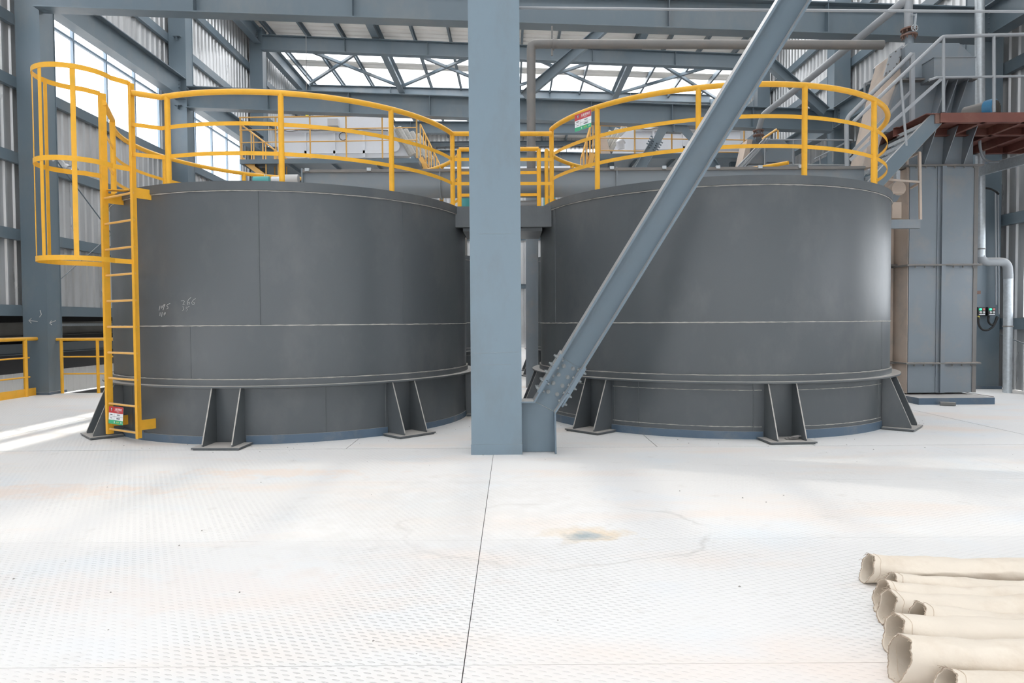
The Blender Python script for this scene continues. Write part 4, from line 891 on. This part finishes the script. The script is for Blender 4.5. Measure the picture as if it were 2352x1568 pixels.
# discharge chute to the lower left, with an inspection cover
mb = MB(); mb.prism([P(x, y, YE+.25) for x, y in ((2080, 112), (2070, 180), (2003, 384), (1981, 384), (2033, 172), (2046, 128))], (0, .45, 0)); mb.build('discharge_chute', CREAM, el)
mb = MB(); q_ = [P(x, y, YE+.2) for x, y in ((2072, 104), (2078, 108), (2057, 160), (2031, 175), (2045, 124))]; mb.prism(q_, (0, .04, 0)); mb.build('inspection_cover', GREYRAIL, el)
for x, y in ((2070, 112), (2074, 118), (2067, 131), (2060, 146), (2054, 156), (2044, 163), (2036, 167), (2040, 148), (2046, 130), (2058, 118)): mb = MB(); mb.cyl(P(x, y, YE+.19), (0, 1, 0), .011, .02, 6); mb.build('bolt', PIPE, el)
mb = MB(); mb.prism([P(x, y, YE+.3) for x, y in ((2070, 250), (2100, 285), (2025, 305), (2012, 300))], (0, .6, 0)); mb.build('chute_bottom', CASING, el)
mb = MB(); mb.box(ex0-.012, ex0, YE+.02, YE+DP-.02, .12, zf[0]-.03); mb.build('sunlit_side_skin', CREAM, el)  # cream skin stands in for sunlight on the casing's left side
# left side: feed leg seen beside the tank, small landing
sd = T('feed_boot', 'feed leg painted sunlit cream beside the elevator casing, partly behind the tank', 'chute', (6.0, 11.2, 0))
mb = MB(); mb.box(X_(2030, 600, 11.2), ex0-.02, 11.2, 11.7, .12, Z_(2060, 385, 11.2)); mb.build('leg_body', CREAM, sd)  # cream colour holds the sunlight that falls on this side
mb = MB(); xk = X_(2064, 700, 11.15); mb.box(xk-.03, xk+.03, 11.12, 11.2, .12, Z_(2060, 510, 11.2)); mb.build('corner_angle', CASING, sd)
for y_ in (608, 833): z = Z_(2060, y_, 11.1); mb = MB(); mb.box(X_(2030, 600, 11.1), ex0+.02, 11.1, 11.2, z-.02, z+.01); mb.build('bolted_flange', PIPE, sd)
ln = T('service_landing', 'little grey service landing with frame posts between tank and elevator', 'platform', (6.0, 10.4, 2.6)); YN = 10.2
a_, b_ = P(2035, 504, YN), P(2114, 524, YN); mb = MB(); mb.channel((a_.x-.2, YN, (a_.z+b_.z)/2), (b_.x, YN, (a_.z+b_.z)/2), a_.z-b_.z, .06, .008, side=-1); mb.build('edge_channel', CASING, ln)
mb = MB(); mb.box(a_.x-.2, b_.x, YN, YN+.95, a_.z-.01, a_.z); mb.build('deck', CREAM, ln)
YN2 = YN+.05
for x, y in ((2112, 350), ): mb = MB(); mb.bar(P(x+2, 504, YN2), P(x, y, YN2), .035, .035); mb.build('post', CREAM, ln)
mb = MB(); mb.bar(P(2112, 350, YN2), P(2084, 364, YN2+.6), .03, .03); mb.build('top_rail', CREAM, ln)
mb = MB(); mb.bar(P(2030, 412, YN2), P(2112, 418, YN2), .03, .03); mb.build('mid_rail', CREAM, ln)
mb = MB(); mb.bar(P(2112, 420, YN2), P(2090, 433, YN2+.6), .03, .03); mb.build('mid_rail', CREAM, ln)
mb = MB(); mb.bar(P(2084, 364, YN2+.6), P(2085, 500, YN2+.6), .03, .03); mb.build('post', CREAM, ln)
bm_ = T('bearing_unit', 'dusty bearing block on a bracket above the service landing', 'bearing', tuple(P(2058, 430, 10.7)))
mb = MB(); mb.cyl(P(2060, 434, 10.7), (0, 1, 0), .11, .12, 18); mb.build('bearing_housing', CREAM, bm_)
mb = MB(); a_, b_ = P(2045, 446, 10.65), P(2072, 440, 10.65); mb.box(a_.x, b_.x, 10.6, 10.8, a_.z, b_.z); mb.build('foot', CREAM, bm_)
mb = MB(); mb.prism([P(x, y, 10.65) for x, y in ((2049, 446), (2070, 446), (2060, 462), (2050, 466))], (0, .15, 0)); mb.build('bracket', CASING, bm_)
mb = MB(); mb.box(X_(2043, 480, 10.7), X_(2064, 480, 10.7), 10.62, 10.85, Z_(2050, 503, 10.7), Z_(2050, 466, 10.7)); mb.build('support', CREAM, bm_)
mb = MB(); mb.bar(P(2060, 392, 10.7), P(2060, 430, 10.7), .06, .08, (0, 1, 0)); mb.build('take_up_screw', GALV, bm_)
# ---- red oxide platform
YP1 = 10.0
pf = T('red_platform', 'unpainted red oxide steel platform around the elevator head', 'platform', (7.4, YP1, 4.2))
zt_ = Z_(2200, 259, YP1); zb_ = Z_(2200, 281, YP1); pxa = X_(2160, 270, YP1)
mb = MB(); mb.channel((pxa, YP1, (zt_+zb_)/2), (9.05, YP1, (zt_+zb_)/2), zt_-zb_, .08, .01, side=-1); mb.build('edge_channel', REDOX, pf)
mb = MB(); mb.box(pxa-.2, 9.05, YP1+.01, 12.0, zt_-.012, zt_-.002); mb.build('deck', REDOX, pf)
mb = MB(); mb.channel((pxa-.25, 10.78, (zt_+zb_)/2), (9.05, 10.78, (zt_+zb_)/2), zt_-zb_, .08, .01); mb.build('cross_channel', REDOX, pf)
mb = MB(); mb.channel((7.4, 11.95, (zt_+zb_)/2), (9.05, 11.95, (zt_+zb_)/2), zt_-zb_, .08, .01); mb.build('cross_channel', REDOX, pf)
for i, x in enumerate((pxa+.03, 6.85, 7.45, 8.0, 8.55, 9.0)):
    mb = MB(); mb.channel((x, YP1, (zt_+zb_)/2), (x, 10.78 if i < 2 else 11.95, (zt_+zb_)/2), zt_-zb_, .06, .008); mb.build('joist', REDOX, pf)
mb = MB(); mb.box(8.95, 9.05, 9.95, 12.0, zb_-.14, zb_); mb.build('wall_shelf', STEEL, pf)
# ---- handrail of the platform and stair
YH = 10.05
def P2(x, y, Y=YH): return P(x, y, Y)
hr = T('platform_railing', 'pale grey tube railing around the red platform with its stair handrails', 'railing', tuple(P2(2165, 258)))
mb = MB(); mb.tube([P2(1960, 280), P2(2166, 84), P2(2352, 79), P2(2420, 77)], .026, 10, rnd=.04); mb.build('top_rail', GREYRAIL, hr)
mb = MB(); mb.tube([P2(2134, 184), P2(2152, 178), P2(2352, 175), P2(2420, 174)], .018, 8); mb.build('mid_rail', GREYRAIL, hr)
mb = MB(); mb.bar(P2(1952, 368), P2(2166, 178), .012, .045, (0, 0, 1)); mb.build('mid_rail', GREYRAIL, hr)
for x, ya, yb in ((2167, 86, 258), (2283, 82, 258)): mb = MB(); mb.tube([P2(x, ya), P2(x, yb)], .022, 10); mb.build('post', GREYRAIL, hr)
mb = MB(); mb.tube([P2(2069, 182), P2(2082, 335)], .018, 8); mb.build('post', GREYRAIL, hr)
YF = 10.75
hf = T('stair_handrail', 'far grey stair handrail with thick bent post standing on the right tank', 'handrail', tuple(P(1945, 410, YF)))
mb = MB(); mb.tube([P(1946, 425, YF), P(1944, 272, YF), P(2094, 124, YF)], .034, 12, rnd=.10); mb.build('bent_rail', GREYRAIL, hf)
mb = MB(); mb.bar(P(2095, 122, YF), P(2095, 290, YF), .06, .05, (0, 1, 0)); mb.build('post', GREYRAIL, hf)
mb = MB(); mb.bar(P(1946, 360, YF), P(2094, 208, YF), .012, .045); mb.build('mid_rail', GREYRAIL, hf)
# ---- stair
sr = T('steel_stair', 'grey open tread steel stair climbing from the right tank to the red platform', 'stair', tuple(P(2000, 420, YH)))
a_, b_ = P(2016, 417, YH), P(2154, 270, YH); a_ = a_+(a_-b_).normalized()*.35; d_ = (b_-a_).normalized(); up_ = V((-d_.z, 0, d_.x))
mb = MB(); mb.channel(a_, b_, .20, .07, .008, up_, side=-1); mb.build('stringer', STEEL, sr)
for s_ in (-1, 1): mb = MB(); mb.bar(a_, b_, .004, .014, up_, ou=s_*.097, os=.0); mb.build('dusty_edge', WELD, sr)
o_ = V((0, .72, 0)); mb = MB(); mb.bar(a_+o_, b_+o_, .01, .07, up_); mb.build('stringer', STEEL, sr)
n = 8
for i in range(n):
    c_ = a_.lerp(b_, (i+.6)/n); tr = bpy.data.objects.new('tread', None); COL.objects.link(tr); tr.parent = sr; tr.location = c_-base_of(sr); tr.empty_display_size = .1
    for k in range(7): mb = MB(); mb.box(c_.x-.13+.04*k, c_.x-.125+.04*k, c_.y+.01, c_.y+.71, c_.z-.03, c_.z); mb.build('grating_bar', GALV, tr)
    for k in range(2): mb = MB(); mb.box(c_.x-.13, c_.x+.12, c_.y+.2+.3*k, c_.y+.205+.3*k, c_.z-.02, c_.z-.003); mb.build('grating_bar', GALV, tr)
    mb = MB(); mb.box(c_.x-.14, c_.x-.132, c_.y+.01, c_.y+.71, c_.z-.05, c_.z+.002); mb.build('nosing', GALV, tr)
mb = MB(); mb.box(P2(2146, 260).x, P2(2160, 280).x, YH-.03, YH+.05, P2(2150, 284).z, P2(2150, 262).z); mb.build('connection_block', RUST, sr)
# ---- second flight seen behind the head: low grey rail
g2 = T('platform_railing', 'low grey railing of the landing behind the elevator chute', 'railing', tuple(P(1990, 380, 12.0)))
for pts in (((1986, 192), (2024, 193)), ((1988, 193), (2035, 163)), ((1986, 193), (1988, 330)), ((1988, 268), (2000, 268))): mb = MB(); mb.tube([P(x, y, 12.0) for x, y in pts], .02, 8); mb.build('rail' if pts[0][1] == pts[1][1] else 'post', GREYRAIL, g2)
# ---- motor with blue fan cover
mt = T('electric_motor', 'electric motor with blue fan cover lying on the red platform', 'motor', tuple(P(2280, 256, 10.5)))
ax = V((.55, -1, 0)).normalized(); c_ = P(2283, 250, 10.35); c_.z = zt_+.16
mb = MB(); mb.cyl(c_-ax*.24, ax, .135, .32, 24); mb.build('motor_body', PIPE, mt)
mb = MB(); mb.tube([c_-ax*.1, c_+ax*.02, c_+ax*.03], .15, 24, rr=[.15, .15, .13]); mb.build('fan_cover', BLUEM, mt)
mb = MB(); mb.cyl(c_+ax*.034, ax, .125, .006, 24); mb.build('fan_grille', mat('grille_brown', (.25, .22, .18), .5, metal=.5), mt)
sdv = V((-ax.y, ax.x, 0))
for k in range(-4, 5): mb = MB(); w_ = math.sqrt(max(.0001, .118**2-(k*.026)**2)); mb.bar(c_+ax*.04+sdv*k*.026-V((0, 0, w_)), c_+ax*.04+sdv*k*.026+V((0, 0, w_)), .005, .005, (0, 1, 0)); mb.build('grille_bar', DARK, mt)
mb = MB(); mb.box(c_.x-.26, c_.x+.05, c_.y+.05, c_.y+.35, zt_, zt_+.035); mb.build('motor_foot', BLUEM, mt)
mb = MB(); mb.bar(c_-ax*.40, c_-ax*.62, .10, .08); mb.build('shaft_end', PIPE, mt)
# ---- downpipe on the right wall
dp = T('galvanised_downpipe', 'galvanised downpipe on the right wall with a double bend', 'pipe', tuple(P(2316, 897, 12.0)))
Yd = 11.9
mb = MB(); mb.tube([P(2250, -60, Yd), P(2252, 590, Yd)], .075, 16); mb.build('upper_pipe', GALV, dp)
mb = MB(); mb.tube([P(2252, 570, Yd), P(2253, 601, Yd), P(2314, 601, Yd), P(2316, 640, Yd)], .074, 16, rnd=.13); mb.build('double_bend', GREYRAIL, dp)
pb = P(2314, 893, Yd); mb = MB(); mb.tube([P(2316, 630, Yd), V((pb.x, Yd, 0.0))], .072, 16); mb.build('lower_pipe', GALV, dp)
for y_ in (749, 572): mb = MB(); mb.cyl(P(2315 if y_ > 600 else 2252, y_, Yd), (0, 0, 1), .082, .02, 18); mb.build('pipe_clip', PIPE, dp)
# ---- cable tray
ct = T('cable_tray', 'bright metal cable tray sloping up from behind the elevator to the right', 'cable tray', (8.2, 11, 3.7))
A_, B_ = P(2243, 394, 11.6), P(2400, 351, 10.0)
for s_ in (0, 1): o_ = V((-.0, .35*s_, 0)); mb = MB(); mb.bar(A_+o_, B_+o_, .006, .16); mb.build('side_rail', GALV if s_ else TRAYW, ct)
d_ = B_-A_
for k in range(9): c_ = A_+d_*((k+.5)/9)-V((0, 0, .07)); mb = MB(); mb.bar(c_, c_+V((0, .35, 0)), .05, .02); mb.build('rung', GALV, ct)
for x in range(6):
    for y in (0, 1): mb = MB(); c_ = A_+d_*(.22+.013*x)+V((0, -.004, .03-.055*y)); mb.box(c_.x-.008, c_.x+.008, c_.y-.002, c_.y+.002, c_.z-.008, c_.z+.008); mb.build('slot', DARK, ct)
o = MB(); o.tube([P(2251, 300, 11.2), P(2250, 340, 11.2), P(2262, 372, 11.2), P(2400, 373, 10.4)], .022, 8, rnd=.12); o = o.build('conduit', GREYRAIL); tag(o, 'thin pale conduit bending under the red platform above the cable tray', 'conduit')
# ---- conduits, push button boxes
for i, px_ in enumerate((2287, 2293)):
    a_ = P(px_, 440, 12.45); b_ = P(px_+1, 722 if i else 700, 12.45); o = MB().tube([a_, b_], .014, 8).build('wall_conduit', GREYRAIL); tag(o, ('left' if i == 0 else 'right')+' one of two thin conduits running down the right wall beside the downpipe', 'conduit')
o = MB().tube([P(2256, 431, 12.3), P(2275, 433, 12.3), P(2288, 440, 12.4), P(2294, 446, 12.4)], .018, 6, rnd=.1).build('black_cable', RUBBER); tag(o, 'short black cable arching from behind the downpipe to the conduits', 'cable')
for i, (px_, lab) in enumerate(((2255, 'left'), (2278, 'right'))):
    t = T('push_button_box', '%s black push button box on the dark column, %s' % (lab, 'half behind the elevator casing' if i == 0 else 'nearest the conduits, its green lamp lit'), 'switch', tuple(P(px_, 714, 12.5)))
    a_, b_ = P(px_-10, 724, 12.46), P(px_+7, 705, 12.46); mb = MB(); mb.box(a_.x, b_.x, 12.44, 12.6, a_.z, b_.z); mb.build('box', BLACKB, t)
    for j, (dx, dy, m_) in enumerate(((-3, -4, LGREEN), (4, -4, LRED), (-3, 3, GREYP), (4, 3, GREYP))): mb = MB(); mb.cyl(P(px_+dx, 714+dy, 12.43), (0, 1, 0), .02, .03, 12); mb.build('button', m_, t)
    mb = MB(); a2, b2 = P(px_-6, 723, 12.435), P(px_+7, 721, 12.435); mb.box(a2.x, b2.x, 12.43, 12.44, a2.z, b2.z); mb.build('name_strip', WHITES, t)
    mb = MB(); mb.cyl(P(px_-7, 728, 12.5), (0, 0, 1), .018, .05, 8); mb.build('cable_gland', GOLD if i == 0 else BLACKB, t)
    pts = [P(x, y, 12.42) for x, y in (((2247, 728), (2247, 745), (2255, 757), (2268, 759), (2282, 750), (2292, 728)) if i == 0 else ((2270, 728), (2270, 740), (2278, 747), (2285, 742), (2290, 726)))]
    o = MB().tube(pts, .018, 8, rnd=.1).build('looped_cable', RUBBER); tag(o, ('longer' if i == 0 else 'shorter')+' black cable loop hanging under the push button boxes', 'cable')
o = MB(); a_ = P(2244, 670, 12.5); o.box(a_.x, a_.x+.07, 12.5, 12.62, a_.z-.04, a_.z+.02); o = o.build('rusty_lug', RUST); tag(o, 'small rusty lug on the dark column above the push buttons', 'lug')
o = MB(); a_ = P(2172, 924, 10.2); o.channel((a_.x-.09, 10.18, .03), (a_.x+.09, 10.1, .03), .045, .08, .006, side=-1); o = o.build('steel_offcut', PIPE); tag(o, 'short steel channel offcut on the floor before the elevator plinth', 'offcut')
o = MB(); 
for k in range(3): c_ = V((2.9+.03*k, 7.22-.01*k, .034+.012*k)); o.bar(c_, c_+V((.10, .02*k, .004)), .05, .008)
a_ = o.build('scrap_plates', PIPE); tag(a_, 'little heap of scrap plates between the front gussets of the right tank', 'scrap')
# ================================================================== FAR ELEVATOR HEAD
YG = 16.2
e2 = T('bucket_elevator', 'far small elevator head with valve on top, seen through the right railing', 'elevator', (P(1765, 380, YG).x, YG, 0))
mb = MB(); mb.prism([P(x, y, YG) for x, y in ((1717, 376), (1729, 320), (1799, 320), (1826, 348), (1826, 376))], (0, .9, 0)); mb.build('head_hood', CASING, e2)
mb = MB(); a_, b_ = P(1762, 372, YG-.25), P(1824, 345, YG-.25); mb.box(a_.x, b_.x, YG-.25, YG, a_.z, b_.z); mb.build('bearing_box', CASING, e2)
mb = MB(); a_, b_ = P(1722, 400, YG), P(1815, 374, YG); mb.box(a_.x, b_.x, YG+.05, YG+.85, 0, b_.z); mb.build('casing_section', CASING, e2)
mb = MB(); mb.tube([P(1743, 322, 15.95+.3), P(1742, 312, 15.95)], .07, 12); mb.build('inlet_pipe', CASING, e2)
mb = MB(); mb.prism([P(x, y, YG-.05) for x, y in ((1717, 320), (1729, 320), (1712, 392), (1700, 392))], (0, .5, 0)); mb.build('discharge_chute', CREAM, e2)
thin_rail('thin grey railing around the far elevator head', (P(1755, 321, 15.4), P(1958, 322, 15.4)), (.55,), [P(x, 340, 15.4).x for x in (1757, 1822, 1945)], 15.4, P(1850, 379, 15.4).z, GREYRAIL, .018)
thin_rail('second thin grey railing on the landing right of the far elevator', (P(1870, 366, 17.0), P(1945, 326, 14.0)), (), [P(x, 340, 15.4).x for x in (1873, 1900, 1928)], 15.4, P(1850, 379, 15.4).z, GREYRAIL, .018)
t = T('far_stair', 'thin grey stair leading up to the far elevator head', 'stair', tuple(P(1690, 392, 15.3)))
for dy in (0, .6):
    for off in (0, 22): mb = MB(); mb.tube([P(1686+off*.5+dy*8, 392, 15.3+dy), P(1757+off*.3+dy*8, 318, 15.3+dy)], .022, 8); mb.build('handrail', GREYRAIL, t)
o = MB(); a_ = P(1720, 379, 15.3); b_ = P(1975, 384, 15.3); o.box(a_.x, b_.x, 15.3, 16.1, b_.z, a_.z); o = o.build('far_landing', GREYRAIL); tag(o, 'thin grey landing slab behind the conveyor, far right', 'platform')
yr = T('yellow_rail', 'tiny yellow rail slanting up behind the far elevator head', 'railing', tuple(P(1757, 318, 17.6)))
mb = MB(); mb.tube([P(1744, 324, 17.6), P(1784, 297, 17.6)], .03, 8); mb.build('top_rail', YELF, yr)
for x, y in ((1757, 315), (1787, 299)): mb = MB(); mb.tube([P(x, 372, 17.6), P(x, y, 17.6)], .025, 8); mb.build('post', YELF, yr)
# ================================================================== FILTER BAGS ON THE FLOOR
def filter_bag(label, xm, ym, w, hm, hb, slope, lean, seed, L=2.3, zb=0.0, crease=0.0):
    r = random.Random(seed); t = T('filter_bag', label, 'filter bag', (xm, ym, zb), 0, ) if False else T('filter_bag', label, 'filter bag', (xm, ym, zb), 'cloth filter bags on the floor')
    NS, NC = 70, 40; vs = []; ph = [r.uniform(0, 6) for _ in range(10)]
    for i in range(NS+1):
        s = i/NS; u = s**1.5*L; m = math.exp(-u/.16)
        h = hb+(hm-hb)*m; ww = w*(1+.12*(1-m))-w*.28*m
        yc = ym+slope*u; sk = lean*m
        for k in range(NC):
            a = 2*PI*k/NC; cy_, sz_ = math.cos(a), math.sin(a)
            y = ww/2*abs(cy_)**.8*math.copysign(1, cy_); z = .5+.5*sz_
            z = z**(.75) if z > 0 else 0
            z *= 1-.16*(1-m)*abs(math.sin(a*1.0+ph[0]))**6
            n1 = (1-.8*m)*(.004*math.sin(u*7+ph[1]+2*a)+.0025*math.sin(u*19+ph[2]+3*a)+.0015*math.sin(u*41+ph[3]-4*a))
            if crease: n1 += -crease*max(0, math.sin(a+2.6))**3*(1-m)
            dent = .010*math.sin(ph[4]+u*5.5)*max(0, sz_)
            x = xm+u+(sk*(z-.4) if True else 0)+m*.004*math.sin(a*5+ph[5])+ (r.uniform(-.003, .003) if i == 0 else 0)
            vs.append((x, yc+y+n1*1.1, zb+max(.002, h*z+(n1+dent*.6)*z)))
    fs = []
    for i in range(NS):
        for k in range(NC): fs.append((i*NC+k, i*NC+(k+1) % NC, (i+1)*NC+(k+1) % NC, (i+1)*NC+k))
    mb = MB(); mb.add(vs, fs); o = mb.build('bag_cloth', CANVAS, t); o.data.set_sharp_from_angle(angle=3.1)
    sol = o.modifiers.new('thickness', 'SOLIDIFY'); sol.thickness = .004; sol.offset = -1
    # frayed hem at the mouth and a stitched hem line
    mb = MB(); ring = [V(vs[k]) for k in range(NC)]; pts = []
    for k in range(NC):
        p_, q_ = ring[k], ring[(k+1) % NC]
        for j in range(3): pts.append(p_.lerp(q_, j/3)+V((r.uniform(-.003, .001), r.uniform(-.001, .001), r.uniform(-.001, .0012))))
    mb.tube(pts, .002, 5, closed=True, rr=[r.uniform(.001, .0028) for _ in pts]); 
    h_ = mb.build('frayed_hem', CANVASD, t)
    mb = MB(); row = 4; mb.tube([V(vs[row*NC+k])*1.0+V((0, (vs[row*NC+k][1]-ym)*.012, .001)) for k in range(NC)], .0012, 4, closed=True); mb.build('stitch_line', STITCH, t)
    for k in range(5):
        p_ = ring[r.randrange(2, 18)]; mb = MB(); mb.tube([p_, p_+V((-.008, r.uniform(-.01, .01), .004)), p_+V((-.016, r.uniform(-.016, .016), r.uniform(-.012, .01)))], .0009, 4); mb.build('loose_thread', CANVASD, t)
    return t
def G(px, py): d = RAY(px, py); k = -HC/d.z; return V((d.x*k, d.y*k, 0))
bags = [((2002, 1348), .15, .135, .11, 0.02, .05, 'cream cloth filter bag farthest from the camera, its mouth tilted open'),
        ((2052, 1382), .13, .11, .085, -.02, .05, 'second farthest cream filter bag, small mouth partly hidden'),
        ((2035, 1415), .15, .135, .10, -.03, .03, 'third farthest cream filter bag, mouth overlapping the next one'),
        ((2050, 1447), .16, .145, .115, -.03, .05, 'fourth farthest cream filter bag with a wide wrinkled mouth'),
        ((2118, 1488), .15, .155, .11, -.04, .05, 'cream filter bag set back to the right between two longer ones, frayed mouth'),
        ((2068, 1517), .17, .155, .125, -.04, .05, 'cream filter bag with a long shaded crease along its near side'),
        ((2085, 1585), .18, .16, .13, -.04, .05, 'nearest large cream filter bag at the bottom right corner, ragged mouth'),
        ((2190, 1650), .15, .13, .11, -.04, .03, 'cream filter bag just peeping over the bottom right edge')]
for i, (g, w, hm, hb, sl, le, lab) in enumerate(bags):
    p_ = G(*g); filter_bag(lab, p_.x, p_.y+w*.36, w, hm, hb, sl, .045, 20+i, crease=.02 if i in (5, 6) else .006)

# repeats of one kind share a group phrase
GRP = {'steel_column': 'steel columns of the hall frames', 'cross_beam': 'cross beams between the column rows', 'wall_beam': 'lengthwise beams along the walls',
       'guard_railing': 'yellow railings on the tanks and their bridge', 'storage_tank': 'round grey storage tanks', 'equipment_sign': 'red white and green equipment signs',
       'screening_machine': 'screening machines behind the tanks', 'machine_platform': 'platforms of the screening machines', 'yellow_stair': 'thin yellow stairs at the machine platforms',
       'flexible_hose_bank': 'coiled hoses on the screening machines', 'push_button_box': 'push button boxes on the dark column', 'floor_railing': 'low yellow floor railings on the left',
       'frame_brace': 'diagonal frame braces behind the tanks', 'wall_conduit': 'thin conduits on the right wall', 'looped_cable': 'cable loops under the push button boxes', 'bucket_elevator': 'bucket elevators', 'teal_drum': 'teal drums behind the tanks', 'brace_rod': 'thin bracing rods on the walls'}
for o in COL.objects:
    b_ = o.name.split('.')[0]
    if o.parent is None and b_ in GRP and 'label' in o: o['group'] = GRP[b_]
